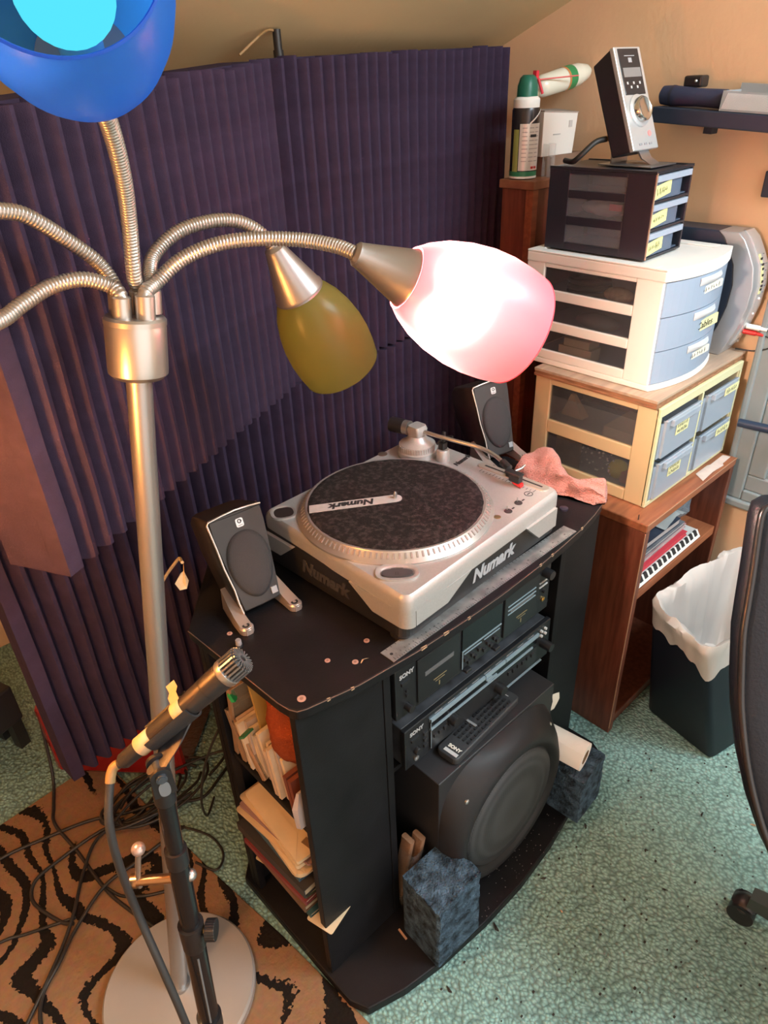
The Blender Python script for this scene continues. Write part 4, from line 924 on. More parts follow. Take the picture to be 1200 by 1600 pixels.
# cream two by two unit: local x 0..W front along -y, y 0..D back
cu = thing('drawer_unit', 'cream drawer unit with four clear drawers on the bookcase', 'drawer unit', (0.062, 0.047, 0.6908))
W, D, H = 0.410, 0.330, 0.252
crm = mat('cream_plastic', (0.68, 0.53, 0.31), 0.42); crm2 = mat('yellowed_cream_plastic', (0.70, 0.68, 0.42), 0.42)
f = MB()
for y0, y1 in ((0, 0.052), (D-0.045, D)): f.box(0, 0.012, y0, y1, 0, H)
f.box(0, 0.012, 0.052, D-0.045, 0, 0.030).box(0, 0.012, 0.052, D-0.045, 0.108, 0.142).box(0, 0.012, 0.052, D-0.045, H-0.018, H)
part('side_frame', f, crm, cu, bevel=0.0025)
f = MB()
f.box(W-0.012, W, 0, D, 0, H)
part('side_frame', f, crm, cu, bevel=0.0025)
part('front_frame', MB().box(0.0, W, -0.004, 0.006, 0, 0.012).box(0.0, W, -0.004, 0.006, H-0.022, H).box(0, 0.009, -0.004, 0.006, 0.012, H-0.022).box(W-0.008, W, -0.004, 0.006, 0.012, H-0.022).box(W/2-0.004, W/2+0.004, -0.004, 0.006, 0.012, H-0.022), crm2, cu, bevel=0.0015)
part('unit_base', MB().box(0.012, W-0.012, 0.006, D, 0, 0.008), crm, cu)
part('unit_top', MB().box(0.012, W-0.012, 0.006, D, H-0.012, H), crm, cu)
part('unit_back', MB().box(0.012, W-0.012, D-0.008, D, 0.008, H-0.012), mat('dark_inner', (0.05, 0.045, 0.05), 0.6), cu)
part('window_pane', MB().box(0.006, 0.009, 0.052, D-0.045, 0.030, 0.108), smoke, cu); part('window_pane', MB().box(0.006, 0.009, 0.052, D-0.045, 0.142, H-0.018), smoke, cu)
clr2 = smoky('clear_drawer_side', (0.5, 0.52, 0.55), 0.82, 0.15)
clr = smoky('clear_drawer_plastic', (0.48, 0.56, 0.66), 0.42, 0.15)
for c in range(2):
    for r in range(2):
        x0 = 0.012+c*(W/2-0.008); x1 = x0+W/2-0.019; z0 = 0.016+r*0.108; z1 = z0+0.098
        dw = part('drawer', MB().box(x0+0.014, x1-0.014, -0.010, -0.007, z0, z1-0.004).box(x0, x0+0.014, -0.004, -0.001, z0, z1-0.012).box(x1-0.014, x1, -0.004, -0.001, z0, z1-0.012).box(x0+0.0125, x0+0.0145, -0.010, -0.001, z0, z1-0.006).box(x1-0.0145, x1-0.0125, -0.010, -0.001, z0, z1-0.006).box(x0, x1, 0, D-0.02, z0, z0+0.002), clr, cu)
        part('drawer_side', MB().box(x0, x0+0.002, 0, D-0.02, z0, z1-0.02), clr2, dw); part('drawer_side', MB().box(x1-0.002, x1, 0, D-0.02, z0, z1-0.02), clr2, dw)
        part('handle', MB().box(x0+0.03, x1-0.03, -0.020, -0.007, z1-0.022, z1-0.006).box(x0+0.012, x1-0.012, -0.013, -0.005, z1-0.008, z1-0.004), clr, dw, bevel=0.002)
        lw = 0.075 if c else 0.060
        lx = (x0+x1)/2+(0.022 if c else 0.0); lz = z1-0.014 if c else z0+0.056
        B_ = basis((lx, -0.0208 if c else -0.0106, lz), (1, 0, 0), (0, 0, 1))
        lb = part('label', MB().prism(rrect(lw, 0.020 if c else 0.030, 0.001, 1), 0, 0.0006, B_), label_y, dw)
        scribble(dw, B_ @ Matrix.Translation((0, 0, 0.0006)), lw, 0.03, 10+c*2+r, 1 if c else 2)
# contents seen through the side windows
def stuff_in(name, label, cat, mb, ma, **k): return solo(name, mb, ma, label, cat, **k)
ox, oy, oz = 0.062, 0.047, 0.6908
stuff_in('yellow_ball', 'yellow ball seen through the lower window of the cream unit', 'ball', MB().ball((ox+0.045, oy+0.100, oz+0.050), 0.024), mat('yellow_felt', (0.66, 0.56, 0.06), 0.7), smooth=180)
stuff_in('pill_box', 'red and white packet in the lower window of the cream unit', 'packet', MB().box(ox+0.03, ox+0.07, oy+0.06, oy+0.085, oz+0.026, oz+0.055), mat('dull_red', (0.40, 0.14, 0.13), 0.6))
stuff_in('printed_card', 'tan printed card behind the lower window of the cream unit', 'card', MB().box(ox+0.014, ox+0.017, oy+0.190, oy+0.262, oz+0.028, oz+0.102), mat('tan_card', (0.26, 0.19, 0.13), 0.7, var=0.25, vscale=70))
stuff_in('card_box', 'pale box in the upper window of the cream unit', 'box', MB().box(ox+0.03, ox+0.15, oy+0.068, oy+0.145, oz+0.126, oz+0.157), mat('pale_box', (0.52, 0.42, 0.34), 0.7))
stuff_in('paper_fold', 'folded tan paper at the far end of the upper window of the cream unit', 'paper', MB().loft([[(ox+0.02, oy+0.20, oz+0.158), (ox+0.05, oy+0.20, oz+0.158), (ox+0.05, oy+0.26, oz+0.158), (ox+0.02, oy+0.26, oz+0.158)], [(ox+0.03, oy+0.235, oz+0.21), (ox+0.04, oy+0.235, oz+0.21), (ox+0.04, oy+0.245, oz+0.21), (ox+0.03, oy+0.245, oz+0.21)]]), mat('tan_paper', (0.45, 0.32, 0.22), 0.7))
pp = random.Random(4)
sp = MB()
for q in range(34): sp.ball((ox+0.016+0.02*pp.random(), oy+0.10+0.10*pp.random(), oz+0.04+0.055*pp.random()), 0.0016+0.0018*pp.random(), 6, 4)
o = solo('white_beads', sp, mat('bead_white', (0.75, 0.72, 0.7), 0.4), 'scatter of tiny white beads behind the lower window of the cream unit', 'beads'); o['kind'] = 'stuff'

# plywood board
ply = mat('plywood_face', (0.52, 0.38, 0.27), 0.7, col2=(0.38, 0.27, 0.20), vscale=9, stretch=(0.5, 6, 6))
plye = mat('plywood_edge', (0.40, 0.20, 0.10), 0.75, col2=(0.17, 0.08, 0.04), vscale=14, stretch=(3, 1.2, 25))
bd = thing('plywood_board', 'worn plywood board lying between the white and cream drawer units', 'board', (0.050, 0.050, 0.9430))
part('top_ply', MB().box(0, 0.438, 0, 0.325, 0.013, 0.020), ply, bd, bevel=0.001)
part('middle_ply', MB().box(0.0012, 0.437, 0.001, 0.324, 0.006, 0.013), plye, bd)
part('bottom_ply', MB().box(0, 0.438, 0, 0.325, 0.0, 0.006), plye, bd, bevel=0.001)

# white three drawer unit with bowed front
wu = thing('drawer_unit', 'white drawer unit with three bowed drawers on the plywood board', 'drawer unit', (0.082, 0.096, 0.9635))
W, D, H = 0.292, 0.345, 0.264
def bow(x): return -0.030*math.sin(math.pi*min(1, max(0, x/W)))**0.8
def bowed(x0, x1, yin, n=14, off=0): return [(x0+(x1-x0)*i/n, bow(x0+(x1-x0)*i/n)+off) for i in range(n+1)]+[(x1, yin), (x0, yin)]
wh = M['white']
part('top_panel', MB().prism(bowed(-0.002, W+0.002, D, off=-0.004), H-0.026, H-0.004), wh, wu, bevel=0.003)
part('top_rim', MB().prism(bowed(-0.002, W+0.002, 0.022, off=-0.004), H-0.004, H).box(-0.002, 0.026, 0.022, D, H-0.004, H).box(W-0.026, W+0.002, 0.022, D, H-0.004, H).box(0.026, W-0.026, D-0.026, D, H-0.004, H), wh, wu, bevel=0.0015)
part('base_panel', MB().prism(bowed(0, W, D, off=-0.003), 0.0, 0.014), wh, wu, bevel=0.003)
for xa, xb in ((0, 0.010), (W-0.010, W)):
    sf = MB()
    sf.box(xa, xb, 0.0, 0.062, 0.014, H-0.026).box(xa, xb, D-0.05, D, 0.014, H-0.026)
    for za, zb2 in ((0.014, 0.036), (0.084, 0.107), (0.157, 0.180)): sf.box(xa, xb, 0.062, D-0.05, za, zb2)
    sf.box(xa, xb, 0.062, D-0.05, 0.229, H-0.026)
    part('side_frame', sf, wh, wu, bevel=0.0025)
part('unit_back', MB().box(0.01, W-0.01, D-0.008, D, 0.014, H-0.026), mat('grey_inner', (0.08, 0.08, 0.085), 0.6), wu)
for k, (za, zb2) in enumerate(((0.016, 0.088), (0.090, 0.162), (0.164, 0.236))):
    wz = ((0.036, 0.084), (0.107, 0.157), (0.180, 0.229))[k]
    part('window_pane', MB().box(0.004, 0.007, 0.062, D-0.05, *wz), smoke, wu)
    dw = part('drawer', MB().prism(bowed(0.006, W-0.006, 0.0, off=0.0)[:-2]+bowed(0.006, W-0.006, 0.0, off=0.004)[:-2][::-1], za, zb2).box(0.012, W-0.012, 0.0, D-0.02, za, za+0.003), milky, wu)
    xs = [W*0.36+W*0.34*i/8 for i in range(9)]
    part('handle', MB().loft([[(x, bow(x)-0.001, zb2-0.022), (x, bow(x)-0.014*math.sin(math.pi*(i+0.5)/9), zb2-0.012), (x, bow(x)-0.015*math.sin(math.pi*(i+0.5)/9), zb2-0.008), (x, bow(x)-0.001, zb2-0.005)] for i, x in enumerate(xs)]), frosted('milky_handle', (0.74, 0.78, 0.82), (0.5, 0.55, 0.6), 0.2, 0.25), dw, smooth=50)
    xa, xb = W*0.40, W*0.40+(0.082, 0.095, 0.082)[k]
    zc_ = (za+zb2)/2-0.004+(0.008 if k != 1 else 0)
    hh = 0.012 if k == 1 else 0.008
    tilt = 0.10
    B_ = basis(((xa+xb)/2, bow((xa+xb)/2)-0.0012, zc_), (1, -0.10, tilt), (0, 0, 1))
    part('label', MB().prism(rrect(xb-xa, hh*2, 0.001, 1), -0.002, 0.0012, B_), label_y if k == 1 else label_w, dw)
    if k == 1: text('lettering', 'Cables', 0.022, M['print'], dw, B_ @ Matrix.Translation((-0.004, 0, 0.0014)), shear=0.2, align='CENTER')
    else: scribble(dw, B_ @ Matrix.Translation((0, 0, 0.0012)), xb-xa, 0.022, 30+k)
ox, oy, oz = 0.082, 0.096, 0.9635
stuff_in('wood_blocks', 'pale wooden blocks behind the bottom window of the white unit', 'blocks', MB().box(ox+0.02, ox+0.06, oy+0.16, oy+0.25, oz+0.02, oz+0.05).box(ox+0.025, ox+0.07, oy+0.17, oy+0.24, oz+0.05, oz+0.068), mat('pale_block', (0.50, 0.41, 0.30), 0.7))
stuff_in('dark_coil', 'dark coiled lead behind the top window of the white unit', 'cable', MB().tube([(ox+0.045+0.028*math.cos(a*0.6)*(1+0.1*math.sin(a)), oy+0.20+0.05*math.sin(a*0.6), oz+0.172+0.0012*a) for a in range(32)], 0.006, 8), M['cable'], smooth=60)
stuff_in('parts_bag', 'bag of tan parts behind the top window of the white unit', 'bag', MB().ball((ox+0.04, oy+0.12, oz+0.185), 0.024, 14, 8, (0.8, 1.6, 0.7)), mat('tan_parts', (0.38, 0.28, 0.20), 0.6, var=0.3, vscale=80), smooth=180)
stuff_in('grey_pouch', 'grey pouch behind the middle window of the white unit', 'pouch', MB().ball((ox+0.05, oy+0.17, oz+0.112), 0.024, 14, 8, (1.0, 2.4, 0.8)), mat('grey_pouch', (0.12, 0.12, 0.14), 0.6), smooth=180)

# black three drawer unit
bu = thing('drawer_unit', 'small black drawer unit with yellow labels on the white drawer unit', 'drawer unit', (0.124, 0.170, 1.2280), 1.5)
W, D, H = 0.164, 0.252, 0.172
bk_ = mat('black_unit_plastic', (0.018, 0.020, 0.028), 0.33)
for xa, xb in ((0, 0.006), (W-0.006, W)):
    sf = MB()
    sf.box(xa, xb, 0, 0.062, 0, H-0.006).box(xa, xb, D-0.052, D, 0, H-0.006)
    for za, zb2 in ((0, 0.016), (0.054, 0.072), (0.110, 0.126), (0.158, H-0.006)): sf.box(xa, xb, 0.062, D-0.052, za, zb2)
    part('side_frame', sf, bk_, bu, bevel=0.001)
part('top_panel', MB().box(-0.001, W+0.001, -0.001, D+0.001, H-0.006, H-0.002).box(-0.001, 0.008, -0.001, D+0.001, H-0.002, H).box(W-0.007, W+0.001, -0.001, D+0.001, H-0.002, H).box(0.008, W-0.007, -0.001, 0.010, H-0.002, H), bk_, bu, bevel=0.001)
part('front_edge', MB().box(0.0, 0.003, -0.0022, 0.0, 0, H-0.004), mat('pale_worn_plastic', (0.42, 0.30, 0.22), 0.4), bu)
part('unit_back', MB().box(0.006, W-0.006, D-0.006, D, 0, H-0.006), bk_, bu)
part('divider_shelf', MB().box(0.006, W-0.006, 0, D-0.006, 0, 0.004).box(0.006, W-0.006, 0, D-0.006, 0.055, 0.060).box(0.006, W-0.006, 0, D-0.006, 0.110, 0.115), bk_, bu)
greyblue = mat('pale_grey_blue_lip', (0.34, 0.40, 0.50), 0.4)
smoke2 = smoky('smoked_clear', (0.24, 0.24, 0.28), 0.66)
for k, za in enumerate((0.005, 0.061, 0.116)):
    wz = ((0.016, 0.054), (0.072, 0.110), (0.126, 0.158))[k]
    part('window_pane', MB().box(0.002, 0.004, 0.062, D-0.052, *wz), smoke2, bu)
    dw = part('drawer', MB().box(0.007, W-0.040, 0.003, 0.006, za, za+0.038).box(W-0.012, W-0.010, 0.02, D-0.02, za, za+0.034).box(0.007, W-0.010, 0.006, D-0.02, za, za+0.002).box(W-0.042, W-0.040, 0.003, 0.03, za, za+0.038).box(W-0.040, W-0.010, 0.028, 0.03, za, za+0.036), smoky('smoked_blue_drawer', (0.14, 0.19, 0.28), 0.30), bu)
    part('drawer_lip', MB().box(0.004, W-0.008, -0.003, 0.010, za+0.035, za+0.047), greyblue, dw, bevel=0.001)
    B_ = basis((0.040, 0.0022, za+0.018), (1, 0, 0.12), (0, 0, 1))
    part('label', MB().prism([(-0.034, -0.013), (0.034, -0.013), (0.036, 0.013), (-0.032, 0.013)], 0, 0.0008, B_), mat('lemon_label', (0.74, 0.72, 0.30), 0.7), dw)
    scribble(dw, B_ @ Matrix.Translation((0, 0, 0.0008)), 0.06, 0.028 if k != 1 else 0.016, 50+k)
stuff_in('crumpled_bag', 'crumpled clear bag behind the middle window of the small black unit', 'bag', MB().ball((0.165, 0.30, 1.316), 0.02, 20, 12, (1.2, 3.0, 0.75)), clear('bright_film', (0.75, 0.75, 0.78), 0.35, 0.1), smooth=60)
for v in bpy.data.objects['crumpled_bag'].data.vertices: v.co += noise.noise_vector(v.co*60)*0.006
stuff_in('red_packet', 'small red packet behind the middle window of the small black unit', 'packet', MB().box(0.136, 0.140, 0.245, 0.275, 1.317, 1.330), mat('packet_red', (0.65, 0.07, 0.09), 0.4))

# ------------------------------------------------------------------ desktop control box on the black unit
ct = thing('control_box', 'silver fronted audio control box with big dial tilted on a metal stand', 'control box', (0.214, 0.252, 1.4003), -3)
Lx = Matrix.Translation((0, 0, 0.030)) @ Matrix.Rotation(R(-23), 4, 'X')
cb = mat('navy_black_case', (0.012, 0.014, 0.022), 0.45)
w2, hh, dd = 0.046, 0.200, 0.052
part('case', MB().loft([[(-w2, 0.006, 0), (w2, 0.006, 0), (w2, dd, 0.004), (-w2, dd, 0.004)], [(-w2, 0.006, hh), (w2, 0.006, hh), (w2, dd, hh-0.012), (-w2, dd, hh-0.012)]], xf=Lx), cb, ct, bevel=0.003)
sil = mat('bright_silver_face', (0.70, 0.74, 0.77), 0.28, 0.6)
part('front_face', MB().box(-w2-0.001, w2+0.001, -0.002, 0.008, -0.001, hh+0.001, Lx), sil, ct, bevel=0.002)
part('display_panel', MB().box(-0.036, 0.036, -0.0032, -0.001, 0.108, hh-0.003, Lx), mat('black_gloss_panel', (0.02, 0.022, 0.028), 0.15), ct, bevel=0.001)
part('screen', MB().box(-0.031, 0.031, -0.0040, -0.0028, 0.142, 0.160, Lx), mat('grey_screen', (0.24, 0.23, 0.23), 0.2), ct)
part('dial_surround', MB().lathe([(0.032, 0), (0.032, 0.004), (0.028, 0.006)], 36, Lx @ basis((-0.002, -0.0015, 0.076), (1, 0, 0), (0, 0, 1))), sil, ct, smooth=40)
part('dial', MB().lathe([(0.0245, 0.004), (0.0245, 0.015), (0.022, 0.018), (0.020, 0.0165), (0.002, 0.0165)], 40, Lx @ basis((-0.002, -0.0015, 0.076), (1, 0, 0), (0, 0, 1))), mat('dial_silver', (0.66, 0.66, 0.64), 0.16, 0.95), ct, smooth=40)
part('power_light', MB().lathe([(0.006, 0), (0.006, 0.0012)], 18, Lx @ basis((0.022, -0.002, 0.030), (1, 0, 0), (0, 0, 1))), mat('pink_button', (0.72, 0.28, 0.27), 0.4), ct)
for x in (-0.018, 0.0, 0.018): part('button', MB().box(x-0.005, x+0.005, -0.0036, -0.001, 0.008, 0.012, Lx), mat('grey_mark', (0.3, 0.3, 0.32), 0.4), ct)
for q in range(5): part('indicator', MB().box(-0.026+0.011*q, -0.021+0.011*q, -0.0038, -0.0028, 0.128-(q % 2)*0.008, 0.133-(q % 2)*0.008, Lx), M['print_silver'], ct)
part('logo_print', MB().box(-0.018, 0.018, -0.0038, -0.0028, 0.182, 0.1835, Lx).box(-0.006, 0.006, -0.0038, -0.0028, 0.170, 0.179, Lx), mat('dim_white', (0.4, 0.4, 0.42), 0.4), ct)
mtl = mat('bent_steel', (0.45, 0.46, 0.48), 0.3, 0.9)
part('stand_plate', MB().box(-0.050, 0.046, -0.050, 0.080, 0.0, 0.0025), mtl, ct, bevel=0.0008)
part('stand_bracket', MB().loft([[(-0.018, -0.030, 0.0025), (0.018, -0.030, 0.0025), (0.018, -0.028, 0.0035), (-0.018, -0.028, 0.0035)], [(-0.018, -0.006, 0.014), (0.018, -0.006, 0.014), (0.018, -0.004, 0.012), (-0.018, -0.004, 0.012)], [(-0.018, 0.012, 0.038), (0.018, 0.012, 0.038), (0.018, 0.016, 0.036), (-0.018, 0.016, 0.036)]]), mtl, ct, smooth=40)
part('bracket_rear', MB().box(-0.03, 0.03, 0.060, 0.063, 0.0025, 0.05), mtl, ct)
part('signal_lead', MB().tube(spline([(-0.03, 0.075, 0.05), (-0.06, 0.085, 0.045), (-0.085, 0.10, 0.022), (-0.085, 0.12, 0.008), (-0.06, 0.16, 0.006)]), 0.006, 8), M['cable'], ct, smooth=60)
part('lead_plug', MB().cyl((-0.036, 0.074, 0.050), (-0.022, 0.070, 0.052), 0.006, n=12), mat('copper_plug', (0.6, 0.36, 0.2), 0.35, 0.6), ct, smooth=40)

# ------------------------------------------------------------------ upright silver fronted unit (curved)
md = thing('media_box', 'upright navy box with curved silver front beside the white drawers', 'media box', (0.447, 0.075, 0.9633))
prof = [(0.012, 0.0), (0.002, 0.020), (-0.018, 0.07), (-0.030, 0.12), (-0.033, 0.17), (-0.025, 0.215), (-0.006, 0.250), (0.008, 0.272), (0.024, 0.286)]
navy = mat('navy_case', (0.022, 0.034, 0.062), 0.45)
part('case', MB().loft([[(x, y+0.046, z) for y, z in prof]+[(x, 0.20, 0.286), (x, 0.25, 0.25), (x, 0.25, 0.02), (x, 0.22, 0.0)] for x in (-0.036, 0.036)]), navy, md, bevel=0.003)
part('silver_shell', MB().loft([[(x, y, z) for y, z in prof]+[(x, y+0.047, z) for y, z in prof[::-1]] for x in (-0.037, 0.037)]), mat('satin_silver_shell', (0.46, 0.47, 0.50), 0.35, 0.5), md, smooth=35, bevel=0.002)
part('face_strip', MB().loft([[(x, y-0.004, z) for y, z in prof[1:]]+[(x, y+0.004, z) for y, z in prof[1:][::-1]] for x in (-0.006, 0.036)]), mat('pale_silver_strip', (0.60, 0.64, 0.68), 0.3, 0.5), md, smooth=35)
def pf(z):
    for (y0, z0), (y1, z1) in zip(prof, prof[1:]):
        if z0 <= z <= z1: return y0+(y1-y0)*(z-z0)/(z1-z0)-0.0045
    return -0.03
part('label', MB().loft([[(x, pf(z)-0.0008, z) for z in (0.15, 0.18, 0.21, 0.238)]+[(x, pf(z)+0.001, z) for z in (0.238, 0.21, 0.18, 0.15)] for x in (-0.004, 0.008)]), label_y, md)
pk2 = MB()
for z in (0.158, 0.166, 0.176, 0.190, 0.204, 0.214, 0.226): pk2.box(-0.001, 0.006, pf(z)-0.002, pf(z), z, z+0.005)
part('handwriting', pk2, M['print'], md)
ml = MB()
for z in (0.15, 0.165, 0.18, 0.20, 0.215, 0.235): ml.box(0.018, 0.024, pf(z)-0.001, pf(z), z, z+0.002)
part('small_print', ml, mat('grey_ink', (0.25, 0.28, 0.32), 0.5), md)
for z, r in ((0.137, 0.003), (0.100, 0.0026)): part('indicator', MB().ball((0.012, pf(z), z), r, 10, 6), mat('white_led', (0.9, 0.9, 0.95), 0.3), md)
part('jack', MB().lathe([(0.006, 0), (0.006, 0.004), (0.003, 0.004), (0.003, 0.0)], 16, frame((0.014, pf(0.03)+0.001, 0.03), (0, -1, 0.3))), M['steel'], md)
def plug(z, ma, lab):
    p = part('plug', MB().cyl((0.014, pf(z), z), (0.020, pf(z)-0.030, z-0.002), 0.0062, n=14).cyl((0.020, pf(z)-0.030, z-0.002), (0.024, pf(z)-0.046, z-0.004), 0.0042, n=12), ma, md, smooth=40, label=lab); return p
plug(0.068, M['white'], 'white plug'); plug(0.054, M['red'], 'red plug')
part('plug_lead', MB().tube(spline([(0.024, pf(0.068)-0.046, 0.064), (0.028, -0.090, 0.050), (0.028, -0.085, 0.025), (0.026, -0.05, 0.008), (0.02, -0.005, 0.006)]), 0.0018, 6).tube(spline([(0.024, pf(0.054)-0.046, 0.050), (0.030, -0.082, 0.040), (0.030, -0.075, 0.020), (0.026, -0.045, 0.007), (0.02, -0.005, 0.005)]), 0.0018, 6), M['cable'], md, smooth=60)
o = solo('grey_plug', MB().cyl((0.372, 0.235, 1.2345), (0.40, 0.25, 1.236), 0.0055, n=12).tube(spline([(0.40, 0.25, 1.236), (0.43, 0.27, 1.23), (0.46, 0.30, 1.20)]), 0.002, 6), mat('grey_rubber', (0.30, 0.28, 0.27), 0.5), 'small grey plug lying on the back right of the white drawer unit top', 'plug', smooth=40)

# ------------------------------------------------------------------ wooden pedestal with spray can, carton, bottle
ped = thing('wooden_pedestal', 'tall narrow wooden cabinet behind the drawer units at the foam edge', 'cabinet', (0.213, 0.532, 0))
part('cabinet_body', MB().box(0.006, 0.27, 0.006, 0.102, 0, 1.330), wood, ped, bevel=0.002)
part('cabinet_top', MB().box(0, 0.28, 0, 0.108, 1.330, 1.350), mat('worn_orange_wood', (0.33, 0.14, 0.07), 0.45, col2=(0.2, 0.075, 0.04), vscale=16), ped, bevel=0.002)
part('corner_post', MB().box(0.003, 0.025, 0.003, 0.025, 0, 1.330), woodt, ped, bevel=0.001)
can = thing('spray_can', 'spray can with green trigger cap and red straw on the wooden cabinet', 'spray can', (0.252, 0.598, 1.3504))
part('can_body', MB().lathe([(0.031, 0), (0.033, 0.003), (0.033, 0.150), (0.030, 0.157)], 40), mat('dark_can', (0.05, 0.045, 0.05), 0.25, 0.5), can, smooth=40)
part('bottom_band', MB().lathe([(0.0334, 0.002), (0.0334, 0.007)], 40, cap=False), M['white'], can, smooth=60)
part('green_band', MB().lathe([(0.0334, 0.007), (0.0334, 0.018)], 40, cap=False), mat('can_green', (0.03, 0.20, 0.10), 0.4), can, smooth=60)
def arc(a0, a1, r, z0, z1, n=14): return MB().loft([[(r*math.cos(R(a0+(a1-a0)*i/n)), r*math.sin(R(a0+(a1-a0)*i/n)), z) for i in range(n+1)] for z in (z0, z1)], cap=False, closed=False)
part('paper_label', arc(195, 300, 0.0338, 0.020, 0.122), mat('can_label', (0.70, 0.66, 0.62), 0.3, 0.2), can, smooth=60)
part('side_stripe', arc(165, 192, 0.0336, 0.018, 0.11), mat('stripe_green', (0.30, 0.34, 0.10), 0.4), can, smooth=60)
lp = MB()
for q in range(9):
    z = 0.112-q*0.009
    for a0 in (206, 236, 262): lp.add(*(lambda m_: (m_.v, m_.f))(arc(a0, a0+20+(q*7 % 6), 0.0341, z, z+0.0022, 4)))
part('label_print', lp, mat('label_grey_print', (0.40, 0.37, 0.36), 0.5), can)
part('warning_mark', arc(240, 270, 0.0343, 0.093, 0.099, 5), M['print'], can)
part('hazard_spots', MB().box(-0.012, -0.006, -0.0350, -0.032, 0.024, 0.029).box(-0.002, 0.004, -0.0352, -0.0335, 0.024, 0.029), M['red'], can)
part('white_sweep', MB().loft([[(0.0340*math.cos(R(a)), 0.0340*math.sin(R(a)), 0.120+0.00045*(a-235)+0.004*k) for a in range(235, 305, 6)] for k in (0, 1)], cap=False, closed=False), M['white'], can)
part('white_collar', MB().lathe([(0.031, 0.155), (0.0315, 0.172), (0.028, 0.176), (0.024, 0.178)], 36), M['white'], can, smooth=40)
part('trigger_cap', MB().loft([[(x*1.0, y, 0.176) for x, y in rrect(0.048, 0.044, 0.018)], [(x, y, 0.200) for x, y in rrect(0.046, 0.042, 0.017)], [(x*0.9+0.001, y*0.9, 0.216) for x, y in rrect(0.042, 0.038, 0.016)], [(x*0.6, y*0.6, 0.222) for x, y in rrect(0.04, 0.036, 0.015)]]), mat('trigger_green', (0.012, 0.13, 0.085), 0.4), can, smooth=50)
part('trigger', MB().tube(spline([(0.020, -0.014, 0.214), (0.024, -0.018, 0.200), (0.030, -0.022, 0.182)]), 0.0035, 8).box(0.012, 0.022, -0.014, -0.004, 0.214, 0.230), mat('trigger_red', (0.62, 0.03, 0.05), 0.4), can, smooth=50)
part('straw', MB().cyl((0.022, -0.010, 0.211), (0.118, -0.060, 0.216), 0.0016, n=8), mat('straw_red', (0.70, 0.12, 0.11), 0.4), can)
cb1 = thing('brown_carton', 'flat brown carton under the white carton on the wooden cabinet', 'carton', (0.355, 0.592, 1.3504), 4)
part('carton_body', MB().box(-0.050, 0.10, -0.035, 0.04, 0, 0.044), mat('brown_carton_card', (0.24, 0.14, 0.09), 0.8), cb1, bevel=0.001)
part('carton_flap', MB().box(-0.055, 0.10, -0.035, 0.0, 0.044, 0.0455), mat('brown_carton_card2', (0.26, 0.15, 0.1), 0.8), cb1)
cb2 = thing('white_carton', 'small white carton standing behind the spray can', 'carton', (0.352, 0.583, 1.3962), -6)
part('carton_body', MB().loft([[(-0.064, -0.02, 0), (0.052, -0.02, 0), (0.052, 0.05, 0), (-0.064, 0.05, 0)], [(-0.064, -0.02, 0.098), (0.062, -0.02, 0.090), (0.060, 0.05, 0.096), (-0.064, 0.05, 0.100)]]), mat('white_carton_card', (0.72, 0.66, 0.60), 0.6), cb2, bevel=0.001)
part('carton_lid', MB().loft([[(-0.064, -0.021, 0.098), (0.063, -0.021, 0.090), (0.061, 0.051, 0.096), (-0.064, 0.051, 0.100)], [(-0.064, -0.021, 0.1005), (0.063, -0.021, 0.0925), (0.061, 0.051, 0.0985), (-0.064, 0.051, 0.1025)]]), mat('grey_carton_top', (0.34, 0.28, 0.24), 0.7), cb2)
part('code_patch', MB().box(0.030, 0.042, -0.0214, -0.0205, 0.060, 0.075), mat('carton_grey_patch', (0.50, 0.46, 0.43), 0.6), cb2)
part('carton_print', MB().box(-0.026, 0.0, -0.0214, -0.0205, 0.046, 0.048), mat('carton_grey_print', (0.42, 0.38, 0.36), 0.6), cb2)
bt = thing('plastic_bottle', 'white plastic bottle with green label lying on the white carton', 'bottle', (0.335, 0.597, 1.5225), 0, None, (0, R(-6), R(-4)))
xf = frame((-0.045, 0, 0.026), (1, 0, 0.05)) @ Matrix.Diagonal((1.08, 1.08, 1.30, 1))
part('bottle_body', MB().lathe([(0.004, 0), (0.018, 0.004), (0.0225, 0.018), (0.0235, 0.055), (0.0245, 0.09), (0.023, 0.12), (0.016, 0.145), (0.006, 0.158), (0.001, 0.160)], 30, xf), mat('milky_white_bottle', (0.74, 0.72, 0.60), 0.25), bt, smooth=60)
part('orange_band', MB().lathe([(0.0246, 0.074), (0.0249, 0.079)], 30, xf, cap=False), mat('band_orange', (0.55, 0.22, 0.08), 0.4), bt, smooth=60)
part('green_label', MB().lathe([(0.0249, 0.079), (0.0249, 0.098)], 30, xf, cap=False), mat('label_green', (0.03, 0.24, 0.08), 0.4), bt, smooth=60)
part('label_motif', MB().lathe([(0.0252, 0.087), (0.0252, 0.096)], 30, xf, cap=False), mat('label_pale_pink', (0.6, 0.42, 0.33), 0.4), bt, smooth=60) if False else None
part('bottle_neck', MB().cyl((-0.05, 0.0, 0.024), (-0.072, 0.0, -0.004), 0.017, 0.012, n=20), mat('milky_neck', (0.66, 0.64, 0.48), 0.3), bt, smooth=40)
o = solo('film_wrap', MB().loft([[(0.300+0.014*math.cos(2*math.pi*i/24)*(1+0.15*math.sin(5*i)), 0.556+0.016*math.sin(2*math.pi*i/24), 1.3506+z) for i in range(24)] for z in (0.0, 0.02, 0.05, 0.075)], cap=False), clear('clear_wrap', (0.72, 0.68, 0.66), 0.72, 0.08), 'clear plastic wrap standing between the spray can and the carton', 'wrap', smooth=60)

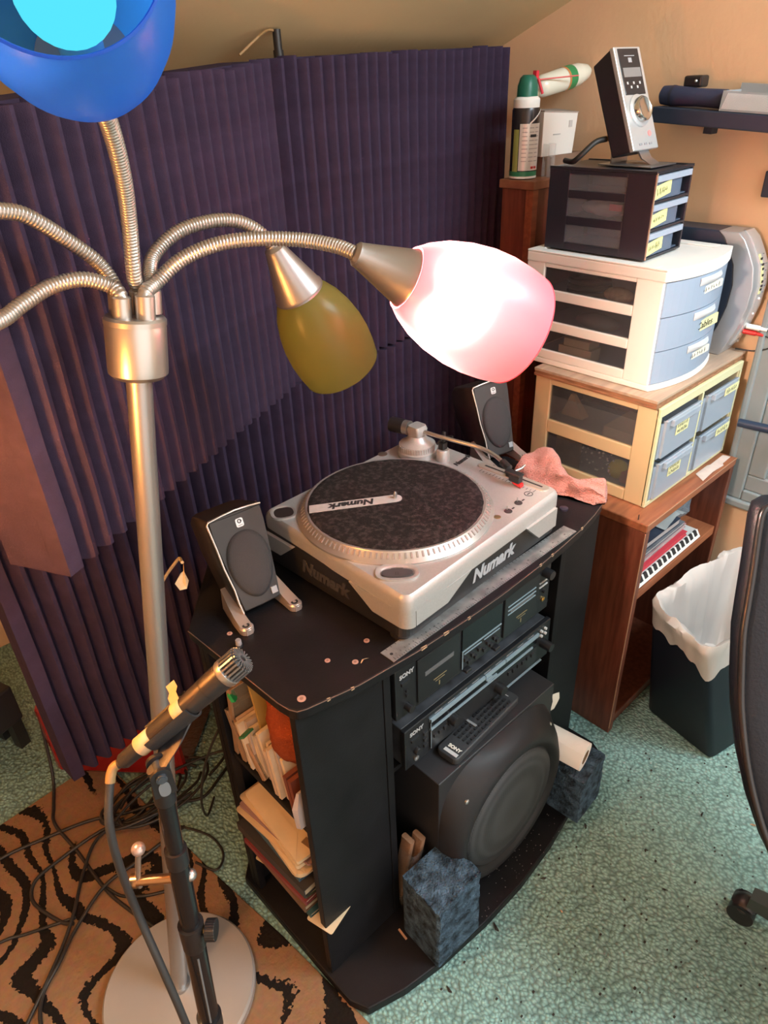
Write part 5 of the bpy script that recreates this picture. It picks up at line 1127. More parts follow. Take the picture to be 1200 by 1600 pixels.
# ------------------------------------------------------------------ wall shelf and what lies on it
sh = thing('wall_shelf', 'narrow navy shelf on the ochre wall at upper right', 'shelf', (0.40, 0.352, 1.468), 0, None, (R(3.6), 0, 0))
part('shelf_board', MB().box(0, 0.100, -0.72, 0, 0, 0.032), mat('navy_shelf', (0.020, 0.032, 0.058), 0.5), sh, bevel=0.002)
part('bracket', MB().box(0.07, 0.100, -0.12, -0.10, -0.02, 0.0), mat('navy_bracket', (0.02, 0.03, 0.05), 0.5), sh); part('bracket', MB().box(0.07, 0.100, -0.62, -0.60, -0.02, 0.0), mat('navy_bracket2', (0.02, 0.03, 0.05), 0.5), sh)
o = thing('rolled_case', 'navy rolled case lying on the left end of the wall shelf', 'case', (0.437, 0.355, 1.5005), 0, None, (R(3.6), 0, 0))
part('case_roll', MB().lathe([(0.010, 0), (0.019, 0.006), (0.021, 0.03), (0.018, 0.09), (0.019, 0.155), (0.012, 0.160)], 24, frame((0, 0, 0.021), (0, -1, 0))), mat('navy_cloth', (0.022, 0.032, 0.075), 0.7), o, smooth=50)
part('case_band', MB().lathe([(0.0215, 0.028), (0.0215, 0.034)], 24, frame((0, 0, 0.021), (0, -1, 0)), cap=False), mat('navy_band', (0.015, 0.02, 0.04), 0.6), o, smooth=50)
o = thing('clip_box', 'small black box with a silver screw on the wall shelf case', 'box', (0.46, 0.285, 1.5345), 0)
part('box_body', MB().box(-0.018, 0.018, -0.022, 0.022, 0, 0.024), M['black_plastic'], o, bevel=0.005)
part('screw', MB().ball((-0.0185, -0.008, 0.013), 0.0035, 10, 6), M['steel'], o)
o = thing('clear_box', 'clear patterned plastic box on the right of the wall shelf', 'box', (0.405, 0.196, 1.4915), 0, None, (R(3.6), 0, 0))
pbx = clear('ribbed_clear_plastic', (0.48, 0.50, 0.52), 0.30, 0.2)
part('box_front', MB().box(0, 0.003, -0.36, 0, 0, 0.038), pbx, o); part('box_back', MB().box(0.082, 0.085, -0.36, 0, 0, 0.050), pbx, o)
part('box_end', MB().box(0.003, 0.082, -0.003, 0, 0, 0.038), pbx, o); part('box_end', MB().box(0.003, 0.082, -0.36, -0.357, 0, 0.038), pbx, o)
part('box_base', MB().box(0.003, 0.082, -0.357, -0.003, 0, 0.003), pbx, o)
rb = MB()
for q in range(44): rb.loft([[(-0.0008, -0.004-q*0.0026, 0.004), (0, -0.004-q*0.0026, 0.004), (0, -0.0052-q*0.0026, 0.004)], [(-0.0008, -0.012-q*0.0026, 0.034), (0, -0.012-q*0.0026, 0.034), (0, -0.0132-q*0.0026, 0.034)]])
part('ribbing', rb, mat('white_ribs', (0.6, 0.6, 0.6), 0.4), o)
for i, (y, c, lab) in enumerate(((-0.07, (0.30, 0.26, 0.22), 'grey bits in the left of the clear wall shelf box'), (-0.15, (0.36, 0.30, 0.2), 'tan bits in the right of the clear wall shelf box'))):
    q = solo('small_parts', MB().ball((0.44, 0.196+y, 1.512+y*0.063), 0.016, 12, 8, (1.2, 1.8, 0.9)), mat('bits', c, 0.6, var=0.4, vscale=120), lab, 'parts', smooth=60); q['kind'] = 'stuff'
# ------------------------------------------------------------------ five armed floor lamp
nick = M['nickel']
gun = mat('brushed_grey_metal', (0.36, 0.34, 0.33), 0.36, 0.8)
fl = thing('floor_lamp', 'silver five-armed floor lamp with coloured glass shades leaning over the rug', 'floor lamp', (-1.195, 0.245, 0.0095))
part('lamp_base', MB().lathe([(0.148, 0.0), (0.151, 0.004), (0.151, 0.020), (0.147, 0.025), (0.02, 0.029)], 72), mat('base_grey_paint', (0.37, 0.34, 0.32), 0.38, 0.3, var=0.05, vscale=6), fl, smooth=35)
O = Vector((-1.195, 0.245, 0.0095))
P0, P1 = Vector((0, 0, 0.024)), Vector((0.210, 0.003, 1.290))
dP = (P1-P0).normalized()
part('pole', MB().cyl(P0, P0+dP*0.62, 0.0158, n=32), gun, fl, smooth=40)
part('pole', MB().cyl(P0+dP*0.622, P1, 0.0162, n=32), gun, fl, smooth=40)
part('base_collar', MB().cyl(P0-dP*0.002, P0+dP*0.012, 0.021, n=28), gun, fl, smooth=40)
cw = frame(P1-dP*0.030, dP)
part('hub', MB().lathe([(0.0155, -0.002), (0.030, 0.0), (0.0365, 0.006), (0.037, 0.012), (0.037, 0.066), (0.0365, 0.068)], 48, cw), nick, fl, smooth=35)
part('hub_cap', MB().lathe([(0.0376, 0.067), (0.0376, 0.073), (0.035, 0.076), (0.004, 0.077)], 48, cw), nick, fl, smooth=35)
def gooseneck(name, off, pts, r=0.0088):
    S = P1+dP*0.045+Vector((0.727, -0.685, 0))*off[0]+Vector((0.685, 0.727, 0))*off[1]
    pts = [S, S+dP*0.028]+[Vector(p)-O for i, p in enumerate(pts) if i > 1 or p[2] > 1.379]
    q = spline(pts, 30)
    L_ = [0]
    for a, b in zip(q, q[1:]): L_.append(L_[-1]+(b-a).length)
    n = int(L_[-1]/0.0042)*4; out, rr, i = [], [], 0
    for k in range(n+1):
        s = L_[-1]*k/n
        while i < len(L_)-2 and L_[i+1] < s: i += 1
        f = (s-L_[i])/max(1e-9, L_[i+1]-L_[i]); out.append(q[i].lerp(q[i+1], min(1, f)))
        rr.append(r*(1.0, 1.04, 1.0, 0.90)[k % 4])
    part('arm', MB().tube(out, rr, 12), nick, fl, smooth=50)
    part('arm_sleeve', MB().lathe([(0.0118, 0), (0.0118, 0.027), (0.0098, 0.029)], 20, frame(S, dP)), nick, fl, smooth=40)
HC = Vector((-0.984, 0.247, 1.345))
def shade_mat(name, c, t): return frosted(name, c, t, 0.70, 0.30)
SP = [(0.0365, 0.0), (0.047, 0.014), (0.058, 0.034), (0.0668, 0.060), (0.0725, 0.088), (0.0742, 0.114), (0.0728, 0.140), (0.0705, 0.156), (0.0685, 0.163)]
def lamp_head(neck, axis, sm, cone=0.072, bulb=None, br=0.031, sc_=1.0, bz=0.080, lab=None, cap=True):
    neck = Vector(neck)-O; axis = Vector(axis).normalized()
    if cap: part('socket_cone', MB().lathe([(0.010, -0.004), (0.0150, 0.0), (0.0155, 0.004), (0.036, cone-0.002), (0.0378, cone), (0.0378, cone+0.003), (0.035, cone+0.003)], 40, frame(neck, axis)), gun, fl, smooth=35)
    else: part('socket_cone', MB().lathe([(0.010, -0.012), (0.0150, -0.004), (0.0385, 0.018), (0.030, 0.022)], 40, frame(neck, axis)), gun, fl, smooth=35)
    f = frame(neck+axis*cone, axis)
    part('lamp_shade', MB().lathe([(r*sc_, z*sc_) for r, z in SP], 64, f, cap=False), sm, fl, smooth=80, label=lab)
    part('shade_rim', MB().lathe([(0.0685*sc_, 0.1625*sc_), (0.0695*sc_, 0.1635*sc_), (0.0680*sc_, 0.1648*sc_), (0.0668*sc_, 0.1635*sc_), (0.0685*sc_, 0.1625*sc_)], 64, f, cap=False), sm, fl, smooth=60)
    part('bulb_base', MB().lathe([(0.016, -0.01), (0.0165, bz*sc_-br*1.25), (0.0145, bz*sc_-br*0.9)], 24, f), M['white'] if not bulb else mat('bulb_collar', (0.72, 0.72, 0.78), 0.4), fl, smooth=40)
    if bulb:
        g = MB(); n = 28
        g.lathe([(0.0145, -br*0.98), (0.018, -br*0.85)]+[(br*math.sin(R(a)), -br*math.cos(R(a))) for a in range(42, 180, 8)]+[(0.001, br)], n, f @ Matrix.Translation((0, 0, bz*sc_)))
        part('light_bulb', g, bulb, fl, smooth=80)
    else:
        part('light_bulb', MB().ball((0, 0, 0), br, 20, 12), M['white'], fl, smooth=180, loc=neck+axis*(cone+bz*sc_))
up0 = HC
gooseneck('arm', (0.002, 0.014), [(-0.982, 0.247, 1.332), (-0.970, 0.242, 1.393), (-0.974, 0.216, 1.453), (-0.990, 0.172, 1.505), (-1.012, 0.128, 1.550), (-1.032, 0.0966, 1.574)])
gooseneck('arm', (0.017, -0.011), [(-0.966, 0.230, 1.330), (-0.963, 0.233, 1.363), (-0.944, 0.239, 1.381), (-0.909, 0.233, 1.402), (-0.868, 0.215, 1.415), (-0.828, 0.189, 1.418), (-0.785, 0.155, 1.414), (-0.763, 0.114, 1.408), (-0.755, 0.085, 1.401)])
gooseneck('arm', (0.018, 0.014), [(-0.962, 0.262, 1.330), (-0.952, 0.269, 1.370), (-0.922, 0.288, 1.397), (-0.880, 0.294, 1.421), (-0.833, 0.290, 1.429), (-0.794, 0.283, 1.425), (-0.765, 0.275, 1.408), (-0.753, 0.261, 1.386)])
gooseneck('arm', (-0.022, 0.008), [(-0.980, 0.274, 1.330), (-0.977, 0.286, 1.373), (-0.991, 0.285, 1.404), (-1.022, 0.288, 1.437), (-1.056, 0.280, 1.465), (-1.078, 0.276, 1.475), (-1.121, 0.265, 1.481), (-1.170, 0.255, 1.471), (-1.225, 0.250, 1.440)])
gooseneck('arm', (-0.010, -0.016), [(-0.998, 0.240, 1.330), (-0.987, 0.249, 1.365), (-0.996, 0.256, 1.383), (-1.024, 0.260, 1.396), (-1.061, 0.262, 1.395), (-1.099, 0.255, 1.384), (-1.130, 0.243, 1.375), (-1.190, 0.210, 1.376), (-1.255, 0.170, 1.375), (-1.305, 0.130, 1.360)])
pinkb, blueb, amberb = glow('warm_white_bulb', (1.0, 0.80, 0.62), PINK_L), glow('cyan_bulb', (0.10, 0.80, 1.0), BLUE_L), glow('amber_bulb', (1.0, 0.63, 0.33), AMBER_L)
lamp_head((-0.755, 0.085, 1.401), (0.795, -0.40, -0.49), shade_glass('pink_frosted_glass', (0.70, 0.13, 0.20), (1.0, 0.36, 0.42), 0.0, 0.075, 0.016, 0.75), bulb=pinkb, lab='lit pink glass shade', bz=0.072, sc_=1.10)
lamp_head((-0.753, 0.261, 1.386), (0.444, -0.035, -0.892), shade_mat('olive_frosted_glass', (0.31, 0.31, 0.10), (0.34, 0.34, 0.09)), lab='unlit olive green glass shade', sc_=0.90)
ba = Vector((-0.4138, -0.8273, 0.3799))
lamp_head((-1.034, 0.0926, 1.575), ba, shade_mat('blue_frosted_glass', (0.075, 0.27, 0.72), (0.03, 0.27, 0.95)), cone=0.068, bulb=blueb, br=0.032, bz=0.104, sc_=0.94, lab='blue glass shade opening upward')
lamp_head((-1.305, 0.130, 1.360), (-0.40, -0.10, -0.90), shade_glass('amber_frosted_glass', (0.70, 0.30, 0.05), (1.0, 0.62, 0.26), 0.30, 0.2, 0.2), bulb=amberb, lab='lit amber glass shade')
lamp_head((-1.225, 0.250, 1.440), (-0.75, 0.45, 0.30), shade_mat('purple_frosted_glass', (0.25, 0.12, 0.40), (0.3, 0.14, 0.5)), lab='unlit purple glass shade')
# ------------------------------------------------------------------ zebra rug
def zebra():
    m = bpy.data.materials.new('brown_zebra_pile'); m.use_nodes = True
    nt = m.node_tree; N = nt.nodes; L = nt.links; p = N['Principled BSDF']
    p.inputs['Roughness'].default_value = 0.95; p.inputs['Specular IOR Level'].default_value = 0.1
    tc = N.new('ShaderNodeTexCoord')
    big = N.new('ShaderNodeTexNoise'); big.inputs['Scale'].default_value = 3.4; big.inputs['Detail'].default_value = 1.0
    L.new(tc.outputs['Object'], big.inputs['Vector'])
    fine = N.new('ShaderNodeTexNoise'); fine.inputs['Scale'].default_value = 110; L.new(tc.outputs['Object'], fine.inputs['Vector'])
    mix = N.new('ShaderNodeMixRGB'); mix.blend_type = 'ADD'; mix.inputs[0].default_value = 0.42
    L.new(tc.outputs['Object'], mix.inputs[1]); L.new(big.outputs['Color'], mix.inputs[2])
    mix2 = N.new('ShaderNodeMixRGB'); mix2.blend_type = 'ADD'; mix2.inputs[0].default_value = 0.022
    L.new(mix.outputs[0], mix2.inputs[1]); L.new(fine.outputs['Color'], mix2.inputs[2])
    mp = N.new('ShaderNodeMapping'); mp.inputs['Rotation'].default_value = (0, 0, R(12)); L.new(mix2.outputs[0], mp.inputs[0])
    w = N.new('ShaderNodeTexWave'); w.wave_type = 'BANDS'; w.bands_direction = 'X'
    w.inputs['Scale'].default_value = 4.1; w.inputs['Distortion'].default_value = 4.5; w.inputs['Detail'].default_value = 0.0; w.inputs['Detail Scale'].default_value = 1.1
    L.new(mp.outputs[0], w.inputs['Vector'])
    mod = N.new('ShaderNodeTexNoise'); mod.inputs['Scale'].default_value = 5.5; mod.inputs['Detail'].default_value = 0.5
    L.new(tc.outputs['Object'], mod.inputs['Vector'])
    sub = N.new('ShaderNodeMath'); sub.operation = 'MULTIPLY_ADD'; sub.inputs[1].default_value = 1.0
    L.new(mod.outputs['Fac'], sub.inputs[0]); sub.inputs[1].default_value = -1.25; L.new(w.outputs['Fac'], sub.inputs[2])
    r = N.new('ShaderNodeValToRGB')
    r.color_ramp.elements[0].position = 0.165; r.color_ramp.elements[0].color = (0.30, 0.165, 0.09, 1)
    r.color_ramp.elements[1].position = 0.195; r.color_ramp.elements[1].color = (0.016, 0.012, 0.010, 1)
    L.new(sub.outputs[0], r.inputs[0])
    n3 = N.new('ShaderNodeTexNoise'); n3.inputs['Scale'].default_value = 60; L.new(tc.outputs['Object'], n3.inputs['Vector'])
    mul = N.new('ShaderNodeMixRGB'); mul.blend_type = 'MULTIPLY'; mul.inputs[0].default_value = 0.35
    L.new(r.outputs[0], mul.inputs[1]); L.new(n3.outputs['Color'], mul.inputs[2]); L.new(mul.outputs[0], p.inputs['Base Color'])
    b = N.new('ShaderNodeBump'); b.inputs['Strength'].default_value = 0.5; b.inputs['Distance'].default_value = 0.004
    L.new(fine.outputs['Fac'], b.inputs['Height']); L.new(b.outputs[0], p.inputs['Normal'])
    return m
rug = thing('zebra_rug', 'brown and black zebra striped rug under the silver floor lamp', 'rug', (0, 0, 0))
poly = [(-1.055, 0.93), (-1.030, 0.60), (-1.012, 0.43), (-0.980, 0.19), (-0.958, -0.05), (-0.935, -0.30), (-0.90, -0.80), (-2.5, -0.95), (-2.6, 0.90), (-1.35, 0.912)]
part('rug_pile', MB().prism(poly, 0.001, 0.0085), zebra(), rug, bevel=0.003)
part('rug_backing', MB().prism([(x*1.0-0.002 if x > -2 else x, y-0.001) for x, y in poly], 0.0, 0.0025), mat('rug_backing', (0.22, 0.13, 0.08), 0.9), rug)

# ------------------------------------------------------------------ loose cables on the rug
def cable(label, pts, r=0.0042, z=0.0125):
    q = []
    for i, p_ in enumerate(pts): q.append((p_[0], p_[1], p_[2] if len(p_) > 2 else z+0.004*(i % 2)))
    return solo('cable', MB().tube(spline(q, 8), r, 8), M['cable'], label, 'cable', 'black cables lying on the zebra rug', smooth=80)
cable('black cable dropping from under the foam and running down the rug', [(-1.150, 0.99, 0.20), (-1.180, 0.94, 0.04), (-1.214, 0.866), (-1.232, 0.809), (-1.222, 0.701), (-1.214, 0.559), (-1.195, 0.474), (-1.16, 0.36, 0.008)])
cable('black cable running from the left edge to the heap under the red case', [(-1.55, 0.82), (-1.367, 0.808), (-1.28, 0.793), (-1.167, 0.755), (-1.084, 0.711), (-1.012, 0.679)], z=0.014)
cable('black cable bending in a wide hook on the left of the rug', [(-1.10, 0.70), (-1.18, 0.706), (-1.252, 0.706), (-1.318, 0.693), (-1.343, 0.665), (-1.343, 0.624), (-1.318, 0.556), (-1.30, 0.53)], z=0.016)
cable('black cable running from the heap to the bottom left corner', [(-1.12, 0.70), (-1.181, 0.684), (-1.238, 0.626), (-1.289, 0.551), (-1.335, 0.501), (-1.39, 0.448), (-1.444, 0.405), (-1.52, 0.34)], z=0.019)
cable('black cable crossing the rug from beside the lamp base to the bottom left', [(-1.00, 0.575, 0.011), (-1.06, 0.565), (-1.131, 0.565), (-1.214, 0.559), (-1.301, 0.514), (-1.355, 0.467), (-1.401, 0.435), (-1.425, 0.386), (-1.44, 0.30)], z=0.021)
cable('thin black cable entering at the left edge of the rug', [(-1.56, 0.63), (-1.433, 0.606), (-1.385, 0.587), (-1.326, 0.558), (-1.29, 0.545)], r=0.0035)
cable('thin black cable beside the mic stand curving behind the lamp base', [(-1.215, 0.57), (-1.209, 0.554), (-1.194, 0.519), (-1.158, 0.480), (-1.11, 0.455), (-1.06, 0.44)], r=0.0035)
rg2 = random.Random(9)
for k in range(7):
    c = (-1.065+0.018*k*0.8, 0.735-0.012*k); a0 = rg2.uniform(0, 6)
    pts = [(c[0]+(0.075+0.012*k)*math.cos(a0+a)*(1+0.1*math.sin(2*a+k)), c[1]+(0.045+0.010*(k % 3))*math.sin(a0+a), 0.013+0.007*k+0.004*math.sin(a*3)) for a in [i*0.45 for i in range(14)]]
    cable('black cable %s coil of the heap in front of the red case' % ['lowest', 'second', 'third', 'fourth', 'fifth', 'sixth', 'topmost'][k], pts, r=0.0038)
cable('black cable leaving the heap along the carpet behind the stand', [(-1.05, 0.64), (-0.985, 0.655, 0.006), (-0.921, 0.620, 0.006), (-0.850, 0.645, 0.006), (-0.80, 0.66, 0.006), (-0.74, 0.62, 0.006)], r=0.004)
cable('black cable looping off the rug beside the side shelves', [(-1.02, 0.60), (-0.985, 0.55, 0.006), (-0.965, 0.50, 0.006), (-0.970, 0.445, 0.006), (-1.005, 0.42, 0.012), (-1.03, 0.47, 0.013)], r=0.003)
cable('black cable arching from the carpet up behind the side shelves', [(-0.90, 0.60, 0.006), (-0.945, 0.555, 0.02), (-0.965, 0.51, 0.14), (-0.955, 0.46, 0.30), (-0.925, 0.42, 0.42), (-0.90, 0.40, 0.46)], r=0.003)
cable('thin wire curling on the carpet at the far left', [(-1.42, 1.02, 0.004), (-1.36, 1.00, 0.004), (-1.325, 0.965, 0.004), (-1.36, 0.945, 0.004), (-1.45, 0.95, 0.004)], r=0.002)

# ------------------------------------------------------------------ microphone stand and microphone
stm = mat('stand_black_chrome', (0.016, 0.016, 0.018), 0.22, 0.3)
msd = thing('microphone_stand', 'black telescopic microphone stand with round knob standing before the lamp base', 'microphone stand', (-1.258, -0.060, 0.0085))
def rel(p): return Vector(p)-Vector((-1.258, -0.060, 0.0085))
a, b = rel((-1.188, -0.034, 0.902)), rel((-1.258, -0.060, 0.02))
dv = (b-a)
pt = lambda t: a+dv*t
part('upper_tube', MB().cyl(pt(0.0), pt(0.13), 0.0105, n=20), stm, msd, smooth=40)
part('tube_collar', MB().cyl(pt(0.105), pt(0.135), 0.0135, n=24), M['black_plastic'], msd, smooth=40)
part('middle_tube', MB().cyl(pt(0.135), pt(0.275), 0.0125, n=20), stm, msd, smooth=40)
part('clutch', MB().cyl(pt(0.268), pt(0.32), 0.0165, 0.0150, n=24), M['black_plastic'], msd, smooth=40)
part('lower_tube', MB().cyl(pt(0.31), pt(0.56), 0.0140, n=20), stm, msd, smooth=40)
part('lower_clutch', MB().cyl(pt(0.505), pt(0.54), 0.0175, n=24), M['black_plastic'], msd, smooth=40)
part('bottom_tube', MB().cyl(pt(0.54), pt(1.0), 0.0155, n=20), stm, msd, smooth=40)
part('stand_base', MB().lathe([(0.125, 0), (0.128, 0.006), (0.125, 0.012), (0.03, 0.026), (0.02, 0.04)], 48), M['black_satin'], msd, smooth=40)
part('painted_sheen', MB().cyl(pt(0.33)+Vector((-0.004, -0.0128, 0)), pt(0.50)+Vector((-0.004, -0.0128, 0)), 0.0016, n=6), mat('grey_sheen', (0.16, 0.17, 0.18), 0.3), msd)  # thin grey strip modelled as the sheen along the lower tube
kc = pt(0.285)
kn = MB(); kd = Vector((0.73, -0.68, 0.02))
kn.cyl(kc+kd*0.010, kc+kd*0.021, 0.004, n=10)
part('knob_stem', kn, M['gold'], msd)
part('knob', MB().loft([[tuple((frame(kc+kd*0.019, kd)) @ Vector(((0.0135+0.0006*(i % 2))*math.cos(2*math.pi*i/48), (0.0135+0.0006*(i % 2))*math.sin(2*math.pi*i/48), z))) for i in range(48)] for z in (0, 0.013)]), M['black_plastic'], msd, bevel=0.0008)
# brass T handle clamp
brass = mat('worn_brass', (0.52, 0.30, 0.16), 0.28, 0.95)
h0, h1, h2 = rel((-1.205, -0.034, 0.757)), rel((-1.240, -0.005, 0.757)), rel((-1.228, -0.008, 0.812))
part('clamp_bolt', MB().cyl(h0, h1, 0.0062, n=16).cyl(h1, h1+(h1-h0).normalized()*0.008, 0.009, n=16), brass, msd, smooth=40)
part('clamp_lever', MB().tube([h1+Vector((0, 0, -0.012)), h1, h2], 0.0036, 10), M['steel'], msd, smooth=50)
part('lever_ball', MB().ball(h2, 0.0085, 16, 10), mat('pinkish_ball', (0.62, 0.46, 0.42), 0.3, 0.6), msd, smooth=180)
part('bolt_end', MB().ball(rel((-1.190, -0.044, 0.757)), 0.008, 12, 8), M['steel'], msd, smooth=180)
# swivel fork on top of the stand
vd = Vector((-0.26, -0.96, 0)).normalized(); sd = Vector((0.96, -0.26, 0)).normalized(); J = pt(0.0)+Vector((0.002, 0, 0.040))
part('swivel_fork', MB().cyl(pt(0.012), pt(-0.014), 0.0125, 0.0125, n=24), M['black_plastic'], msd, smooth=40)
def prong(s_):
    rr_ = [(-0.0125, -0.030), (0.0125, -0.030)]+[(0.0115*math.cos(R(q)), 0.0115*math.sin(R(q))) for q in range(0, 181, 20)]
    return MB().loft([[tuple(J+vd*(s_*y)+sd*x+Vector((0, 0, z))) for x, z in rr_] for y in (0.0085, 0.0130)])
part('fork_prong', prong(1), M['black_plastic'], msd, smooth=40); part('fork_prong', prong(-1), M['black_plastic'], msd, smooth=40)
part('fork_screw', MB().cyl(J-vd*0.014, J+vd*0.0165, 0.0062, n=18).cyl(J+vd*0.0165, J+vd*0.0175, 0.0045, n=18), mat('blue_black_screw', (0.10, 0.12, 0.15), 0.25, 0.6), msd, smooth=40)
part('screw_recess', MB().prism(oval(0.0125, 0.022), 0, 0.0010, basis(tuple(J+vd*0.0128-Vector((0, 0, 0.019))), tuple(sd), (0, 0, 1))), mat('grey_plastic_recess', (0.16, 0.18, 0.20), 0.4), msd)

t0, t1 = Vector((-1.209, 0.015, 0.930)), Vector((-1.0745, -0.058, 1.047))
ad = (t1-t0).normalized(); ml_ = (t1-t0).length
mc = thing('microphone', 'black handheld microphone taped into a clip on the stand', 'microphone', tuple(t0))
F = frame((0, 0, 0), ad)
micm = mat('microphone_charcoal', (0.045, 0.043, 0.045), 0.36, 0.5)
s0 = ml_/0.197
part('connector', MB().lathe([(0.0072, 0), (0.0095, 0.004), (0.0100, 0.036), (0.0096, 0.060)], 28, F), M['black_satin'], mc, smooth=40)
part('mic_body', MB().lathe([(0.0108, 0.050), (0.0118, 0.056), (0.0123, 0.095*s0), (0.0150, 0.148*s0), (0.0158, 0.170*s0)], 40, F), micm, mc, smooth=40)
part('body_seam', MB().lathe([(0.01485, 0.1415*s0), (0.01515, 0.1425*s0)], 40, F, cap=False), M['print'], mc)
part('mic_ring', MB().lathe([(0.0160, 0.168*s0), (0.0170, 0.170*s0), (0.0170, 0.176*s0), (0.0150, 0.177*s0)], 40, F), M['steel'], mc, smooth=30)
part('mic_grille_core', MB().lathe([(0.0138, 0.176*s0), (0.0138, 0.194*s0), (0.011, 0.197*s0)], 32, F), M['black_plastic'], mc, smooth=40)
rb = MB()
for i in range(22):
    rb.box(0.0132, 0.0166, -0.0011, 0.0011, 0.176*s0, 0.196*s0, F @ Matrix.Rotation(2*math.pi*i/22, 4, 'Z'))
    rb.box(0.004, 0.0150, -0.0008, 0.0008, 0.1955*s0, 0.1985*s0, F @ Matrix.Rotation(2*math.pi*i/22, 4, 'Z'))
part('mic_grille_ribs', rb, mat('rib_grey', (0.16, 0.16, 0.165), 0.3, 0.4), mc)
# clip cradle with slot and neck
side = Vector((0, 0, 1)).cross(ad).normalized(); upv = ad.cross(side)
def cl(z, w, d0, d1): return [tuple(ad*z+side*x+upv*y) for x, y in ((-w, d0), (-w, d1), (w, d1), (w, d0))]
part('mic_clip', MB().loft([[tuple(ad*z+side*(r*math.cos(R(q)))+upv*(r*math.sin(R(q)))) for q in range(150, 391, 20)]+[tuple(ad*z+side*((r-0.0026)*math.cos(R(q)))+upv*((r-0.0026)*math.sin(R(q)))) for q in range(390, 149, -20)] for z, r in ((0.046, 0.0155), (0.07, 0.0162), (0.10*s0, 0.0168), (0.114*s0, 0.0172))]), M['black_satin'], mc, smooth=40)
nb = J+Vector((-1.258, -0.060, 0.0085))-t0
def nk(c, w, d, a_): return [tuple(c+sd*(w*math.cos(R(q)))+vd*(d*math.sin(R(q)))+a_*(w*math.cos(R(q)))) for q in range(0, 360, 30)]
part('clip_neck', MB().loft([nk(nb-Vector((0, 0, 0.010)), 0.011, 0.008, Vector((0, 0, 0))), nk(nb+Vector((0, 0, 0.004)), 0.013, 0.0082, Vector((0, 0, 0.15))), nk((nb+ad*0.076-upv*0.020)*0.5+Vector((0, 0, 0.003)), 0.0165, 0.0088, Vector((0, 0, 0.45))), nk(ad*0.078-upv*0.0135, 0.027, 0.0095, Vector((0, 0, 0.75)))]), M['black_satin'], mc, smooth=50)
part('tape_band', MB().lathe([(0.0136, 0.094*s0), (0.0142, 0.096*s0), (0.0144, 0.108*s0), (0.0138, 0.109*s0)], 28, F, cap=False), M['tape'], mc, smooth=60)
part('tape_band', MB().lathe([(0.0104, 0.030), (0.0120, 0.031), (0.0118, 0.052), (0.0106, 0.053)], 28, F, cap=False), mat('pale_tape', (0.66, 0.54, 0.38), 0.65), mc, smooth=60)
part('tape_flap', MB().loft([[tuple(ad*(0.098*s0+0.013*k)+upv*h_+side*s_) for k in (0, 0.5, 1)] for h_, s_ in ((0.0138, 0.002), (0.018, 0.010), (0.016, 0.020), (0.021, 0.027))], cap=False, closed=False), mat('olive_tape', (0.46, 0.38, 0.22), 0.7), mc, smooth=60)
cp = [(-1.209, 0.015, 0.930), (-1.219, 0.018, 0.926), (-1.229, 0.012, 0.912), (-1.246, -0.002, 0.874), (-1.253, -0.007, 0.808), (-1.254, -0.009, 0.713), (-1.256, -0.040, 0.623), (-1.258, -0.066, 0.536), (-1.262, -0.085, 0.42), (-1.285, -0.105, 0.22), (-1.34, -0.16, 0.03), (-1.45, -0.25, 0.014)]
part('mic_lead', MB().tube([Vector(p)-t0 for p in spline(cp, 10)], 0.0050, 12), mat('mic_lead_rubber', (0.032, 0.032, 0.034), 0.5), mc, smooth=80)
part('lead_tape', MB().tube([Vector(p)-t0 for p in spline(cp, 10)[4:20]], 0.0058, 12), mat('brown_tape', (0.30, 0.19, 0.08), 0.5), mc, smooth=80)

# ------------------------------------------------------------------ waste bin with liner
bn = thing('waste_bin', 'black tapered waste bin standing in front of the bookcase', 'bin', (0.20, -0.15, 0))
lo = [(0.154, -0.030), (0.110, -0.241), (0.300, -0.285), (0.345, -0.075)]
hi = [(0.080, -0.012), (0.000, -0.195), (0.375, -0.300), (0.440, -0.075)]
def rq(c, z, ins, r=0.02, n=4):
    """rounded quad through four corners"""
    out = []; m_ = (sum(p[0] for p in c)/4, sum(p[1] for p in c)/4)
    c = [Vector((p[0], p[1])) for p in c]; cm = Vector(m_)
    c = [cm+(p-cm)*(1+ins) for p in c]
    for i in range(4):
        p, a_, b_ = c[i], c[i-1], c[(i+1) % 4]
        u_, v_ = (a_-p).normalized()*r, (b_-p).normalized()*r
        for k in range(n+1):
            t = k/n; q = (p+u_)*(1-t)**2+p*2*t*(1-t)+(p+v_)*t*t
            out.append((q.x-0.20, q.y+0.15, z))
    return out
def lerpq(t): return [(a[0]+(b[0]-a[0])*t, a[1]+(b[1]-a[1])*t) for a, b in zip(lo, hi)]
binm = mat('black_bin_plastic', (0.005, 0.009, 0.018), 0.5, spec=0.3, bump=0.03, bscale=300)
part('bin_body', MB().loft([rq(lerpq(0), 0.002, -0.03), rq(lerpq(0.02), 0.010, 0.0), rq(lerpq(0.5), 0.21, 0.0), rq(lerpq(1), 0.425, 0.0), rq(lerpq(1), 0.425, -0.03), rq(lerpq(0.5), 0.21, -0.035), rq(lerpq(0.04), 0.014, -0.04)]), binm, bn, smooth=40)
ln = thing('bin_liner', 'translucent white plastic liner bag folded over the black waste bin', 'bag', (0.20, -0.15, 0))
def ringq(t, z, ins, n=160):
    base = rq(lerpq(t), z, ins, 0.035, 6); m = len(base); out = []
    L_ = [0]
    for i in range(m): L_.append(L_[-1]+(Vector(base[(i+1) % m])-Vector(base[i])).length)
    k = 0
    for j in range(n):
        s = L_[-1]*j/n
        while L_[k+1] < s: k += 1
        f = (s-L_[k])/max(1e-9, L_[k+1]-L_[k]); out.append(Vector(base[k]).lerp(Vector(base[(k+1) % m]), f))
    return out
NR = 160
